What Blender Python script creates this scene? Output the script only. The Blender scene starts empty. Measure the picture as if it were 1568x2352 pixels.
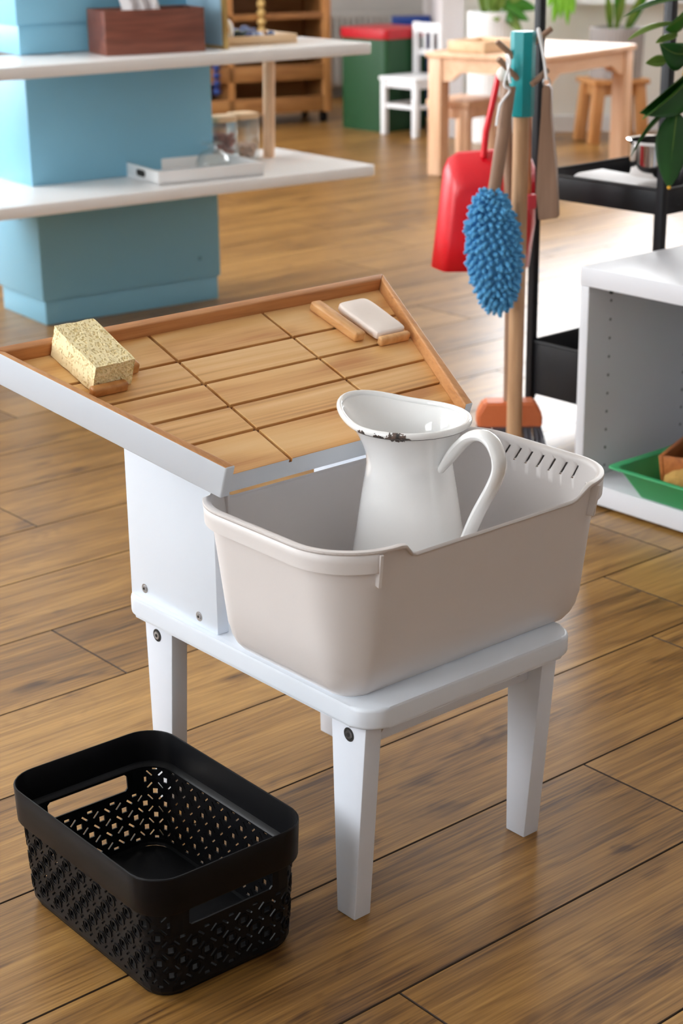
import bpy, bmesh, math, random
from mathutils import Vector, Matrix, noise
random.seed(7)
PI = math.pi
SC = bpy.context.scene
COL = SC.collection

# ------------------------------------------------------------------ camera
PITCH, ROLL, YAW = 0.34326, -0.011748, -0.704417
def cam_axes():
    f = Vector((-math.sin(YAW)*math.cos(PITCH), math.cos(YAW)*math.cos(PITCH), -math.sin(PITCH)))
    r = Vector((math.cos(YAW), math.sin(YAW), 0)); u = r.cross(f)
    c, s = math.cos(ROLL), math.sin(ROLL)
    return c*r + s*u, -s*r + c*u, -f
cx_, cy_, cz_ = cam_axes()
cam_data = bpy.data.cameras.new('camera'); cam = bpy.data.objects.new('camera', cam_data); COL.objects.link(cam)
cam.matrix_world = Matrix(((cx_.x, cy_.x, cz_.x, 0), (cx_.y, cy_.y, cz_.y, 0), (cx_.z, cy_.z, cz_.z, 1.0), (0, 0, 0, 1)))
cam_data.sensor_fit = 'VERTICAL'; cam_data.sensor_height = 36; cam_data.sensor_width = 24
cam_data.lens = 60.72; cam_data.clip_start = .05
cam_data.dof.use_dof = True; cam_data.dof.focus_distance = 1.83; cam_data.dof.aperture_fstop = 8.0
SC.camera = cam

# ------------------------------------------------------------------ sky, daylight, exposure
SC.view_settings.view_transform = 'Standard'; SC.view_settings.look = 'None'
SC.view_settings.gamma = 1; SC.view_settings.use_curve_mapping = False
SC.view_settings.exposure = 0.0
world = bpy.data.worlds.new('world'); SC.world = world; world.use_nodes = True
wn = world.node_tree.nodes; bg = wn['Background']
bg.inputs['Color'].default_value = (.94, .97, 1.0, 1); bg.inputs['Strength'].default_value = 15.5
SC.cycles.max_bounces = 10; SC.cycles.diffuse_bounces = 6; SC.cycles.transparent_max_bounces = 12
SC.cycles.use_denoising = True
SC.cycles.sample_clamp_indirect = 8

ER = Vector((0.76198905, -0.64758991, 0)); EF = Vector((0.64758991, 0.76198905, 0))
def RD(r, d, z=0.0): return ER*r + EF*d + Vector((0, 0, z))

def portal(name, r, d, z, facing, w, h):
    l = bpy.data.lights.new(name, 'AREA'); l.shape = 'RECTANGLE'; l.size = w; l.size_y = h
    l.cycles.is_portal = True
    o = bpy.data.objects.new(name, l); COL.objects.link(o); o.location = RD(r, d, z)
    o.rotation_euler = facing.to_track_quat('-Z', 'Z').to_euler()
# window openings (r, D in the room's own axes): left wall, far wall
LW = [(-1.2, .1), (1.5, 2.7), (3.9, 5.9), (6.3, 8.2)]       # D ranges on the left wall; last opening added to brighten the far end
BW = [(.72, 1.65), (1.8, 2.75), (2.9, 3.85)]                  # r ranges on the far wall
for a, b in LW: portal('window_portal', -3.05, (a+b)/2, 1.55, ER, b-a, 1.8)
for a, b in BW: portal('window_portal', (a+b)/2, 7.87, 1.59, -EF, b-a, 2.02)

# ------------------------------------------------------------------ material helpers
def new_mat(name):
    m = bpy.data.materials.new(name); m.use_nodes = True
    return m, m.node_tree.nodes, m.node_tree.links, m.node_tree.nodes['Principled BSDF']
def setp(p, **k):
    names = dict(col='Base Color', rough='Roughness', metal='Metallic', spec='Specular IOR Level', coat='Coat Weight',
                 crough='Coat Roughness', trans='Transmission Weight', ior='IOR', alpha='Alpha', sss='Subsurface Weight')
    for a, v in k.items():
        p.inputs[names[a]].default_value = (*v, 1) if isinstance(v, tuple) else v
def srgb(r, g, b):
    f = lambda c: (c/255/12.92) if c/255 <= .04045 else ((c/255+.055)/1.055)**2.4
    return (f(r), f(g), f(b))
def plain(name, col, rough=.5, var=.06, scale=30, bump=0, **k):
    """painted / plastic surface: principled with a faint noise variation and optional fine bump"""
    m, n, l, p = new_mat(name)
    setp(p, rough=rough, **k)
    tc = n.new('ShaderNodeTexCoord'); nz = n.new('ShaderNodeTexNoise'); nz.inputs['Scale'].default_value = scale
    nz.inputs['Detail'].default_value = 4
    l.new(tc.outputs['Object'], nz.inputs['Vector'])
    mx = n.new('ShaderNodeMix'); mx.data_type = 'RGBA'
    mx.inputs['A'].default_value = (*[c*(1-var) for c in col], 1); mx.inputs['B'].default_value = (*[min(1, c*(1+var)) for c in col], 1)
    l.new(nz.outputs['Fac'], mx.inputs['Factor']); l.new(mx.outputs['Result'], p.inputs['Base Color'])
    if bump:
        b = n.new('ShaderNodeBump'); b.inputs['Strength'].default_value = bump; b.inputs['Distance'].default_value = .001
        n2 = n.new('ShaderNodeTexNoise'); n2.inputs['Scale'].default_value = scale*20
        l.new(tc.outputs['Object'], n2.inputs['Vector']); l.new(n2.outputs['Fac'], b.inputs['Height']); l.new(b.outputs['Normal'], p.inputs['Normal'])
    return m
def wood(name, dark, mid, light, along='X', freq=60, stretch=18, fine=500, rough=.4, rings=.5, spec=.5, bump=.15, objrand=0.0, knots=0.0, tone=.25, distort=1.2):
    """grain running along one axis: broad tone + bands + fine pores"""
    m, n, l, p = new_mat(name)
    setp(p, rough=rough, spec=spec)
    tc = n.new('ShaderNodeTexCoord')
    src = tc.outputs['Object']
    if objrand:
        oi = n.new('ShaderNodeObjectInfo'); cmb = n.new('ShaderNodeCombineXYZ')
        ml = n.new('ShaderNodeMath'); ml.operation = 'MULTIPLY'; ml.inputs[1].default_value = 37.0
        l.new(oi.outputs['Random'], ml.inputs[0])
        for k in range(3): l.new(ml.outputs[0], cmb.inputs[k])
        ad = n.new('ShaderNodeVectorMath'); ad.operation = 'ADD'
        l.new(src, ad.inputs[0]); l.new(cmb.outputs[0], ad.inputs[1]); src = ad.outputs[0]
    def mapped(sc_along, sc_across):
        mp = n.new('ShaderNodeMapping')
        s = {'X': (sc_along, sc_across, sc_across), 'Y': (sc_across, sc_along, sc_across), 'Z': (sc_across, sc_across, sc_along)}[along]
        mp.inputs['Scale'].default_value = s; l.new(src, mp.inputs['Vector']); return mp.outputs[0]
    def nz(vec, detail=4, dist=0.0):
        t = n.new('ShaderNodeTexNoise'); t.inputs['Scale'].default_value = 1; t.inputs['Detail'].default_value = detail
        t.inputs['Distortion'].default_value = dist; l.new(vec, t.inputs['Vector']); return t.outputs['Fac']
    def mth(op, a, b):
        t = n.new('ShaderNodeMath'); t.operation = op
        for i, v in enumerate((a, b)):
            if isinstance(v, (int, float)): t.inputs[i].default_value = v
            else: l.new(v, t.inputs[i])
        return t.outputs[0]
    broad = nz(mapped(freq/stretch*.35, freq*.18), 3, .6)
    bands = nz(mapped(freq/stretch, freq), 3, distort)
    # growth rings: sine of a slow noise field -> cathedral figure
    fig = nz(mapped(freq/stretch*.22, freq*.11), 2, .4)
    sn = mth('SINE', mth('MULTIPLY', fig, 95.0), 0.0)
    ring = mth('ADD', mth('MULTIPLY', sn, .5), .5)
    pores = nz(mapped(fine/40, fine), 2)
    v = mth('ADD', mth('MULTIPLY', broad, tone*2), mth('MULTIPLY', bands, .55))
    v = mth('ADD', v, mth('MULTIPLY', ring, .28*rings))
    v = mth('ADD', v, mth('MULTIPLY', pores, .22))
    v = mth('SUBTRACT', v, tone + .275 + .14*rings + .11)
    v = mth('ADD', mth('MULTIPLY', v, 1.5), .5)
    if objrand:
        v = mth('ADD', v, mth('MULTIPLY', mth('SUBTRACT', oi.outputs['Random'], .5), objrand))
    if knots:
        vo = n.new('ShaderNodeTexVoronoi'); vo.inputs['Scale'].default_value = 1; l.new(mapped(2.6, 6.5), vo.inputs['Vector'])
        kr = n.new('ShaderNodeMapRange'); kr.inputs['From Min'].default_value = .0; kr.inputs['From Max'].default_value = .2
        kr.inputs['To Min'].default_value = 1; kr.inputs['To Max'].default_value = 0; l.new(vo.outputs['Distance'], kr.inputs['Value'])
        kn = mth('MULTIPLY', kr.outputs[0], mth('GREATER_THAN', nz(mapped(3, 3), 1), .54))
        v = mth('SUBTRACT', v, mth('MULTIPLY', kn, knots))
    cr = n.new('ShaderNodeValToRGB'); e = cr.color_ramp.elements
    e[0].position = .12; e[0].color = (*dark, 1); e[1].position = .88; e[1].color = (*light, 1)
    q = cr.color_ramp.elements.new(.5); q.color = (*mid, 1)
    l.new(v, cr.inputs['Fac']); l.new(cr.outputs['Color'], p.inputs['Base Color'])
    if bump:
        b = n.new('ShaderNodeBump'); b.inputs['Strength'].default_value = bump; b.inputs['Distance'].default_value = .0006
        l.new(pores, b.inputs['Height']); l.new(b.outputs['Normal'], p.inputs['Normal'])
    return m
def glassy(name, col=(1, 1, 1), rough=.02, thin=.85):
    """thin clear wall: mostly transparent with a glossy reflection"""
    m, n, l, p = new_mat(name); n.remove(p)
    t = n.new('ShaderNodeBsdfTransparent'); t.inputs['Color'].default_value = (*col, 1)
    g = n.new('ShaderNodeBsdfGlossy'); g.inputs['Roughness'].default_value = rough
    fr = n.new('ShaderNodeLayerWeight'); fr.inputs['Blend'].default_value = .28
    ml = n.new('ShaderNodeMath'); ml.operation = 'MULTIPLY_ADD'; ml.inputs[1].default_value = 1-thin+.25; ml.inputs[2].default_value = .035
    l.new(fr.outputs['Facing'], ml.inputs[0])
    mx = n.new('ShaderNodeMixShader'); l.new(ml.outputs[0], mx.inputs['Fac'])
    l.new(t.outputs[0], mx.inputs[1]); l.new(g.outputs[0], mx.inputs[2]); l.new(mx.outputs[0], n['Material Output'].inputs['Surface'])
    return m

M = {}
M['white'] = plain('white_lacquer', srgb(222, 230, 240), .33, .015, 12)
M['white_old'] = plain('white_lacquer_worn', srgb(220, 226, 236), .38, .03, 25)
M['cream'] = plain('greige_plastic', srgb(218, 213, 211), .42, .02, 14, bump=.05)
M['enamel'] = None
M['black'] = plain('black_plastic', (.004, .0042, .0052), .38, .1, 60, spec=.16)
M['black_metal'] = plain('black_powder_coat', (.009, .0095, .012), .45, .1, 80, bump=.1, spec=.3)
M['steel'] = plain('zinc_steel', (.45, .45, .46), .3, .1, 200, metal=1.0)
M['dark_hole'] = plain('dark_recess', (.02, .018, .016), .8)
def floor_mat():
    m, n, l, p = new_mat('oak_laminate'); setp(p, rough=.33, spec=.45)
    tc = n.new('ShaderNodeTexCoord'); oi = n.new('ShaderNodeObjectInfo')
    k = n.new('ShaderNodeMath'); k.operation = 'MULTIPLY'; k.inputs[1].default_value = 41.0; l.new(oi.outputs['Random'], k.inputs[0])
    cb = n.new('ShaderNodeCombineXYZ')
    for q in range(3): l.new(k.outputs[0], cb.inputs[q])
    ad = n.new('ShaderNodeVectorMath'); ad.operation = 'ADD'; l.new(tc.outputs['Object'], ad.inputs[0]); l.new(cb.outputs[0], ad.inputs[1])
    def nz(sx, sy, det, dist=0.0, rough=.5):
        mp = n.new('ShaderNodeMapping'); mp.inputs['Scale'].default_value = (sx, sy, sx); l.new(ad.outputs[0], mp.inputs['Vector'])
        t = n.new('ShaderNodeTexNoise'); t.inputs['Scale'].default_value = 1; t.inputs['Detail'].default_value = det; t.inputs['Distortion'].default_value = dist; t.inputs['Roughness'].default_value = rough
        l.new(mp.outputs[0], t.inputs['Vector']); return t.outputs['Fac']
    def mth(op, a, b=0.0, c=None):
        t = n.new('ShaderNodeMath'); t.operation = op
        for i, v in enumerate((a, b) + ((c,) if c is not None else ())):
            if isinstance(v, (int, float)): t.inputs[i].default_value = v
            else: l.new(v, t.inputs[i])
        return t.outputs[0]
    fig = nz(1.3, 9, 2, .5)                                   # slow field whose level lines draw the cathedral figure
    ring = mth('POWER', mth('ABSOLUTE', mth('SINE', mth('MULTIPLY', fig, 70.0))), 3.0)
    fine = nz(7, 330, 3, .2, .6)                              # open pores, millimetres wide and centimetres long
    streak = nz(2.2, 46, 3, .9)
    broad = nz(1.1, 7, 2, .5)
    blot = nz(5, 14, 3, 1.0)
    v = mth('MULTIPLY_ADD', fine, .95, -.475)
    v = mth('ADD', v, mth('MULTIPLY_ADD', streak, .75, -.375))
    v = mth('ADD', v, mth('MULTIPLY_ADD', broad, .7, -.35))
    v = mth('SUBTRACT', v, mth('MULTIPLY', ring, .10))
    mr = n.new('ShaderNodeMapRange'); mr.inputs['From Min'].default_value = .60; mr.inputs['From Max'].default_value = .78; l.new(blot, mr.inputs['Value'])
    v = mth('SUBTRACT', v, mth('MULTIPLY', mr.outputs[0], .42))
    v = mth('ADD', v, mth('MULTIPLY_ADD', oi.outputs['Random'], .16, -.08))
    v = mth('ADD', v, .55)
    cr = n.new('ShaderNodeValToRGB'); e = cr.color_ramp.elements
    e[0].position = .06; e[0].color = (*srgb(66, 40, 18), 1); e[1].position = .98; e[1].color = (*srgb(184, 141, 78), 1)
    q = e.new(.5); q.color = (*srgb(140, 101, 50), 1)
    l.new(v, cr.inputs['Fac']); l.new(cr.outputs['Color'], p.inputs['Base Color'])
    b = n.new('ShaderNodeBump'); b.inputs['Strength'].default_value = .2; b.inputs['Distance'].default_value = .0005
    l.new(fine, b.inputs['Height']); l.new(b.outputs['Normal'], p.inputs['Normal'])
    rr = mth('MULTIPLY_ADD', fine, .12, .27); l.new(rr, p.inputs['Roughness'])
    return m
M['floor'] = floor_mat()
M['seam'] = plain('plank_seam', srgb(52, 34, 18), .7)
M['pine_flat'] = wood('pine_flat_grain', srgb(194, 132, 70), srgb(228, 180, 116), srgb(238, 198, 140), 'X', 30, 12, 300, .38, .9, .5, .06)
M['pine_stripe'] = wood('pine_striped_grain', srgb(158, 98, 44), srgb(222, 172, 108), srgb(240, 200, 144), 'X', 115, 60, 300, .38, .2, .5, .06, distort=.2)
M['rail_y'] = wood('beech_rail_lengthwise', srgb(166, 110, 62), srgb(202, 144, 90), srgb(216, 162, 108), 'Y', 110, 14, 420, .42, .2, .5, .1)
M['rail_x'] = wood('beech_rail_crosswise', srgb(152, 98, 56), srgb(190, 130, 80), srgb(208, 150, 98), 'X', 110, 14, 420, .42, .2, .5, .1)
M['groove'] = wood('groove_wood', srgb(92, 54, 26), srgb(116, 70, 36), srgb(134, 86, 48), 'X', 90, 14, 400, .6, .2)
M['stop'] = wood('stop_block_wood', srgb(188, 130, 76), srgb(220, 166, 108), srgb(234, 188, 134), 'Y', 60, 10, 300, .4, .5, .5, .06)
M['stop_dark'] = wood('stop_block_dark_wood', srgb(156, 98, 46), srgb(194, 134, 76), srgb(212, 156, 98), 'Y', 60, 10, 300, .3, .5, .5, .06)  # darker, glossier variant for the left pair of stops

# ------------------------------------------------------------------ mesh helpers
def finish(bm, smooth=None):
    bmesh.ops.recalc_face_normals(bm, faces=bm.faces[:])
    if smooth is not None:
        for f in bm.faces: f.smooth = True
        for e in bm.edges:
            if len(e.link_faces) == 2 and e.calc_face_angle(0) > smooth: e.smooth = False
    return bm
def mesh_obj(name, bm, mats, parent=None, loc=None, rot=None, smooth=.6, kind=None, label=None, cat=None, group=None, recalc=True):
    if recalc: finish(bm, smooth)
    elif smooth is not None:
        for f in bm.faces: f.smooth = True
        for e in bm.edges:
            if len(e.link_faces) == 2 and e.calc_face_angle(0) > smooth: e.smooth = False
    me = bpy.data.meshes.new(name); bm.to_mesh(me); bm.free()
    for m in (mats if isinstance(mats, (list, tuple)) else [mats]): me.materials.append(m)
    o = bpy.data.objects.new(name, me); COL.objects.link(o)
    if parent: o.parent = parent
    if loc is not None: o.location = loc
    if rot is not None: o.rotation_euler = rot
    if kind: o['kind'] = kind
    tag(o, label, cat, group)
    return o
def tag(o, label=None, cat=None, group=None):
    if label: o['label'] = label
    if cat: o['category'] = cat
    if group: o['group'] = group
    return o
def thing(name, label, cat, loc=(0, 0, 0), rz=0, group=None):
    o = bpy.data.objects.new(name, None); COL.objects.link(o); o.location = loc; o.rotation_euler = (0, 0, rz)
    o.empty_display_size = .05
    return tag(o, label, cat, group)
def copy_tree(src, loc, rz=None, label=None):
    r = src.copy(); COL.objects.link(r); r.location = loc
    if rz is not None: r.rotation_euler = (0, 0, rz)
    if label: r['label'] = label
    for ch in list(src.children):
        c = ch.copy(); COL.objects.link(c); c.parent = r
        for g in list(ch.children):
            d = g.copy(); COL.objects.link(d); d.parent = c
    return r
def BM(): return bmesh.new()
def box(bm, x0, x1, y0, y1, z0, z1, bev=0, seg=2, mi=0):
    return hexa(bm, [(x0, y0, z0), (x1, y0, z0), (x1, y1, z0), (x0, y1, z0), (x0, y0, z1), (x1, y0, z1), (x1, y1, z1), (x0, y1, z1)], bev, seg, mi)
def hexa(bm, P, bev=0, seg=2, mi=0):
    v = [bm.verts.new(p) for p in P]
    fs = [bm.faces.new([v[i] for i in q]) for q in ((3, 2, 1, 0), (4, 5, 6, 7), (0, 1, 5, 4), (1, 2, 6, 5), (2, 3, 7, 6), (3, 0, 4, 7))]
    for f in fs: f.material_index = mi
    if bev:
        es = list({e for f in fs for e in f.edges})
        bmesh.ops.bevel(bm, geom=es, offset=bev, segments=seg, affect='EDGES', profile=.5, clamp_overlap=True)
    return fs
def prism(bm, poly, z0, z1, bev=0, seg=2):
    """vertical extrusion of a polygon [(x,y)]"""
    a = [bm.verts.new((x, y, z0)) for x, y in poly]; b = [bm.verts.new((x, y, z1)) for x, y in poly]
    n = len(poly); fs = [bm.faces.new(a[::-1]), bm.faces.new(b)]
    fs += [bm.faces.new((a[i], a[(i+1) % n], b[(i+1) % n], b[i])) for i in range(n)]
    if bev:
        es = list(fs[0].edges) + list(fs[1].edges)
        bmesh.ops.bevel(bm, geom=es, offset=bev, segments=seg, affect='EDGES', profile=.5, clamp_overlap=True)
def rrpoly(cx, cy, w, d, r, n=6):
    out = []
    for sx, sy, a0 in ((1, 1, 0), (-1, 1, 90), (-1, -1, 180), (1, -1, 270)):
        for k in range(n+1):
            a = math.radians(a0 + 90*k/n); out.append((cx + sx*(w/2-r) + r*math.cos(a), cy + sy*(d/2-r) + r*math.sin(a)))
    return out
def lathe(bm, prof, n=32, c=(0, 0, 0), cap0=True, cap1=True):
    rings = []
    for r, z in prof:
        rings.append([bm.verts.new((c[0]+r*math.cos(2*PI*k/n), c[1]+r*math.sin(2*PI*k/n), c[2]+z)) for k in range(n)])
    for a, b in zip(rings, rings[1:]):
        for k in range(n): bm.faces.new((a[k], a[(k+1) % n], b[(k+1) % n], b[k]))
    if cap0: bm.faces.new(rings[0][::-1])
    if cap1: bm.faces.new(rings[-1])
def catmull(pts, sub=6):
    pts = [Vector(p) for p in pts]; out = []
    for i in range(len(pts)-1):
        p0 = pts[max(i-1, 0)]; p1 = pts[i]; p2 = pts[i+1]; p3 = pts[min(i+2, len(pts)-1)]
        for k in range(sub):
            t = k/sub
            out.append(.5*((2*p1) + (p2-p0)*t + (2*p0-5*p1+4*p2-p3)*t*t + (3*p1-p0-3*p2+p3)*t**3))
    out.append(pts[-1]); return out
def tube(bm, pts, ra, rb=None, n=10, up=None, caps=True, radii=None, closed=False):
    """swept ellipse; ra along the side vector, rb along the other"""
    pts = [Vector(p) for p in pts]; rb = rb or ra; m = len(pts); rings = []
    side = None
    for i, p in enumerate(pts):
        if closed: t = (pts[(i+1) % m]-pts[i-1]).normalized()
        else: t = (pts[min(i+1, m-1)]-pts[max(i-1, 0)]).normalized()
        if up is not None: s = Vector(up)
        else:
            s = side if side is not None else (Vector((0, 0, 1)) if abs(t.z) < .9 else Vector((1, 0, 0)))
        s = (s - t*s.dot(t)).normalized(); side = s; b = t.cross(s)
        k_ = radii[i] if radii else 1
        rings.append([bm.verts.new(p + s*(ra*k_*math.cos(2*PI*k/n)) + b*(rb*k_*math.sin(2*PI*k/n))) for k in range(n)])
    for i in range(m if closed else m-1):
        a, b = rings[i], rings[(i+1) % m]
        for k in range(n): bm.faces.new((a[k], a[(k+1) % n], b[(k+1) % n], b[k]))
    if caps and not closed:
        bm.faces.new(rings[0][::-1]); bm.faces.new(rings[-1])
def sphere(bm, c, r, u=12, v=8, sc=(1, 1, 1)):
    bmesh.ops.create_uvsphere(bm, u_segments=u, v_segments=v, radius=r, matrix=Matrix.Translation(c) @ Matrix.Diagonal((*sc, 1)))
def cyl(bm, p0, p1, r, n=16, r2=None):
    p0, p1 = Vector(p0), Vector(p1)
    tube(bm, [p0, p1], r, r, n, radii=[1, (r2 or r)/r])
def solidify(o, t, off=-1):
    m = o.modifiers.new('thickness', 'SOLIDIFY'); m.thickness = t; m.offset = off; return o
def grid_rings(bm, rings, closed=True, skip=None):
    V = [[bm.verts.new(p) for p in r] for r in rings]; n = len(rings[0]); F = {}
    for j in range(len(V)-1):
        for i in range(n if closed else n-1):
            if skip and skip(i, j): continue
            F[i, j] = bm.faces.new((V[j][i], V[j][(i+1) % n], V[j+1][(i+1) % n], V[j+1][i]))
    return V, F
# rounded rectangle by perimeter position: s measured on a reference outline, evaluated on any other
class RR:
    def __init__(self, w, d, r):
        self.L = [w/2-r, PI/2*r, d-2*r, PI/2*r, w-2*r, PI/2*r, d-2*r, PI/2*r, w/2-r]; self.P = sum(self.L)
    def seg(self, s):
        s = s % self.P
        for i, l in enumerate(self.L):
            if s <= l or i == 8: return i, min(1, s/l)
            s -= l
    def at(self, s, w, d, r):
        i, t = self.seg(s); a, b = w/2-r, d/2-r
        if i == 0: return (a*t, -d/2)
        if i == 2: return (w/2, -b+2*b*t)
        if i == 4: return (a-2*a*t, d/2)
        if i == 6: return (-w/2, b-2*b*t)
        if i == 8: return (-a+a*t, -d/2)
        c, a0 = {1: ((a, -b), -90), 3: ((a, b), 0), 5: ((-a, b), 90), 7: ((-a, -b), 180)}[i]
        an = math.radians(a0+90*t); return (c[0]+r*math.cos(an), c[1]+r*math.sin(an))
def sstep(a, b, x):
    t = min(1, max(0, (x-a)/(b-a))); return t*t*(3-2*t)

# ================================================================== FLOOR
floor_bm = BM()
P = [RD(-3.1, -2.6), RD(4.6, -2.6), RD(4.6, 9.6), RD(-3.1, 9.6)]
hexa(floor_bm, [(p.x, p.y, -.08) for p in P] + [(p.x, p.y, -.004) for p in P])
floor = mesh_obj('floor', floor_bm, M['seam'], kind='structure', smooth=None)
PW, PL, PY0, PROT = .1968, 1.29, 1.051, .0048375   # plank pitch, length, first joint line, laying angle
row_x = {0: 1.43, 1: .5, 2: .62, 3: 2.074, 4: 1.16, -1: .95, -2: .35}
pbm = BM(); g = .0006
box(pbm, -PL/2+g, PL/2-g, -PW/2+g, PW/2-g, -.006, 0)
top = [f for f in pbm.faces if f.normal.z > .5 or f.calc_center_median().z > -.0001]
bv = bmesh.ops.bevel(pbm, geom=list({e for f in top for e in f.edges}), offset=.0009, segments=1, affect='EDGES')
pbm.normal_update()
for f in pbm.faces: f.material_index = 0 if f.normal.z > .95 else 1
plank_me = None
random.seed(3)
for k in range(-14, 46):
    y = PY0 + PW*(k+.5)
    x0 = row_x.get(k, random.uniform(0, PL)) - 6*PL
    for j in range(16):
        xc = x0 + PL*(j+.5)
        c, s = math.cos(-PROT), math.sin(-PROT)
        w = Vector((c*xc - s*y, s*xc + c*y, 0)); r = w.dot(ER); d = w.dot(EF)
        if d < .25 or d > 9.7: continue
        half = .3 + .26*d
        if abs(r) > half + PL*.5: continue
        if plank_me is None:
            p = mesh_obj('plank', pbm, [M['floor'], M['seam']], floor, smooth=None); plank_me = p.data
        else:
            p = bpy.data.objects.new('plank', plank_me); COL.objects.link(p); p.parent = floor
        p.location = w; p.rotation_euler = (0, 0, -PROT)
        if (j*7+k*3) % 2: p.rotation_euler = (0, 0, PI-PROT)

# ================================================================== ROOM SHELL
M['wall'] = plain('wall_paint', srgb(232, 232, 226), .8, .02, 3)
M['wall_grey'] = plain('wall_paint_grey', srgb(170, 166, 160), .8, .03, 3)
M['wall_warm'] = plain('wall_paint_warm', srgb(200, 194, 190), .8, .03, 3)
M['ceiling'] = plain('ceiling_paint', srgb(235, 234, 230), .85, .02, 3)
M['frame'] = plain('window_frame_white', srgb(228, 230, 232), .4)
M['pane'] = glassy('window_glass')
def wallbox(bm, r0, r1, d0, d1, z0, z1):
    P = [RD(r0, d0), RD(r1, d0), RD(r1, d1), RD(r0, d1)]
    hexa(bm, [(p.x, p.y, z0) for p in P] + [(p.x, p.y, z1) for p in P])
ZC = 2.75
def build_window(n, axis, a, b, z0, z1, fixed):
    bm = BM(); t = .035
    def bar(u0, u1, w0, w1, th=.05):
        if axis == 'r': wallbox(bm, u0, u1, fixed-th/2, fixed+th/2, w0, w1)
        else: wallbox(bm, fixed-th/2, fixed+th/2, u0, u1, w0, w1)
    bar(a, b, z0, z0+t*1.6); bar(a, b, z1-t, z1); bar(a, a+t, z0, z1); bar(b-t, b, z0, z1)
    m = (a+b)/2; bar(m-t/2, m+t/2, z0, z1); bar(a, b, z0+(z1-z0)*.62, z0+(z1-z0)*.62+t)
    w = mesh_obj('window_%d' % n, bm, M['frame'], kind='structure', smooth=None)
    pb = BM()
    if axis == 'r': wallbox(pb, a+.01, b-.01, fixed-.003, fixed+.003, z0+.02, z1-.02)
    else: wallbox(pb, fixed-.003, fixed+.003, a+.01, b-.01, z0+.02, z1-.02)
    mesh_obj('pane', pb, M['pane'], w, smooth=None)
    return w
# left wall: big windows light the stand's near side, farthest added for background brightness
bm = BM(); rl0, rl1 = -3.2, -3.0
zs, zt = .65, 2.45
edges = [-2.6] + [v for ab in LW for v in ab] + [9.6]
for i in range(0, len(edges), 2): wallbox(bm, rl0, rl1, edges[i], edges[i+1], 0, ZC)
for a, b in LW: wallbox(bm, rl0, rl1, a, b, 0, zs); wallbox(bm, rl0, rl1, a, b, zt, ZC)
mesh_obj('wall_left', bm, M['wall'], kind='structure', smooth=None)
for i, (a, b) in enumerate(LW): build_window(i+1, 'd', a, b, zs, zt, -3.12)
# far wall: nearer bay with windows on the right, deeper recess on the left
bm = BM(); zb0, zb1 = .575, 2.6; D0, D1 = 7.79, 7.99
edges = [.54] + [v for ab in BW for v in ab] + [4.2]
for i in range(0, len(edges), 2): wallbox(bm, edges[i], edges[i+1], D0, D1, 0, ZC)
for a, b in BW: wallbox(bm, a, b, D0, D1, 0, zb0); wallbox(bm, a, b, D0, D1, zb1, ZC)
mesh_obj('wall_back', bm, M['wall'], kind='structure', smooth=None)
for i, (a, b) in enumerate(BW): build_window(i+5, 'r', a, b, zb0, zb1, 7.92)
bm = BM(); wallbox(bm, .93, 4.0, 7.66, 7.80, .548, .575)
mesh_obj('trim_1', bm, M['frame'], kind='structure', smooth=None)     # window sill board
bm = BM(); wallbox(bm, .54, 4.0, 7.772, 7.792, 0, .07)
mesh_obj('baseboard_back', bm, M['frame'], kind='structure', smooth=None)
bm = BM(); wallbox(bm, .452, .545, 7.62, 9.5, 0, ZC)
mesh_obj('wall_return', bm, plain('pillar_paint', srgb(205, 200, 200), .7, .02, 3), kind='structure', smooth=None)
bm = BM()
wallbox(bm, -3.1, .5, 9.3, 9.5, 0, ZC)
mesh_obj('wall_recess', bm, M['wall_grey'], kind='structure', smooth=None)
bm = BM(); wallbox(bm, 4.0, 4.2, -2.6, 8, 0, ZC); mesh_obj('wall_right', bm, M['wall_warm'], kind='structure', smooth=None)
bm = BM(); wallbox(bm, -3.1, 4.1, -2.7, -2.5, 0, ZC); mesh_obj('wall_front', bm, M['wall_warm'], kind='structure', smooth=None)
bm = BM(); wallbox(bm, -3.2, 4.2, -2.7, 9.6, ZC, ZC+.1); mesh_obj('ceiling', bm, M['ceiling'], kind='structure', smooth=None)

# ================================================================== WASHING STAND (slab, legs, side panels, sloping tray)
ST = Vector((1.144, 1.345, 0))
stand = thing('washing_stand', 'small white lacquered washing stand with sloping wooden draining tray and four legs', 'washing stand', ST)
def L(x, y, z): return (x-ST.x, y-ST.y, z)
ZT = .252
bm = BM(); prism(bm, [(x-ST.x, y-ST.y) for x, y in rrpoly(1.1445, 1.3465, .302, .427, .028, 8)], .229, ZT, .004, 3)
slab = mesh_obj('slab', bm, M['white'], stand)
def leg(xt0, xt1, yt0, yt1, xb0, xb1, yb0, yb1, nm='leg'):
    bm = BM()
    hexa(bm, [L(xb0, yb0, 0), L(xb1, yb0, 0), L(xb1, yb1, 0), L(xb0, yb1, 0), L(xt0, yt0, .2292), L(xt1, yt0, .2292), L(xt1, yt1, .2292), L(xt0, yt1, .2292)], .0014, 2)
    return mesh_obj(nm, bm, M['white_old'], stand)
def bolt(parent, c, axis, r=.0075):
    """countersunk ring, bolt head and hex socket, axis = outward unit vector"""
    c = Vector(L(*c)); a = Vector(axis); bm = BM()
    cyl(bm, c-a*.002, c+a*.0006, r, 20); mesh_obj('countersink', bm, M['dark_hole'] if r > .007 else M['steel'], parent)
    bm = BM(); cyl(bm, c-a*.001, c+a*.0016, r*.72, 18, r*.6); mesh_obj('bolt_head', bm, M['steel'], parent)
    bm = BM(); cyl(bm, c, c+a*.0019, r*.3, 6); mesh_obj('socket', bm, M['dark_hole'], parent)
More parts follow.
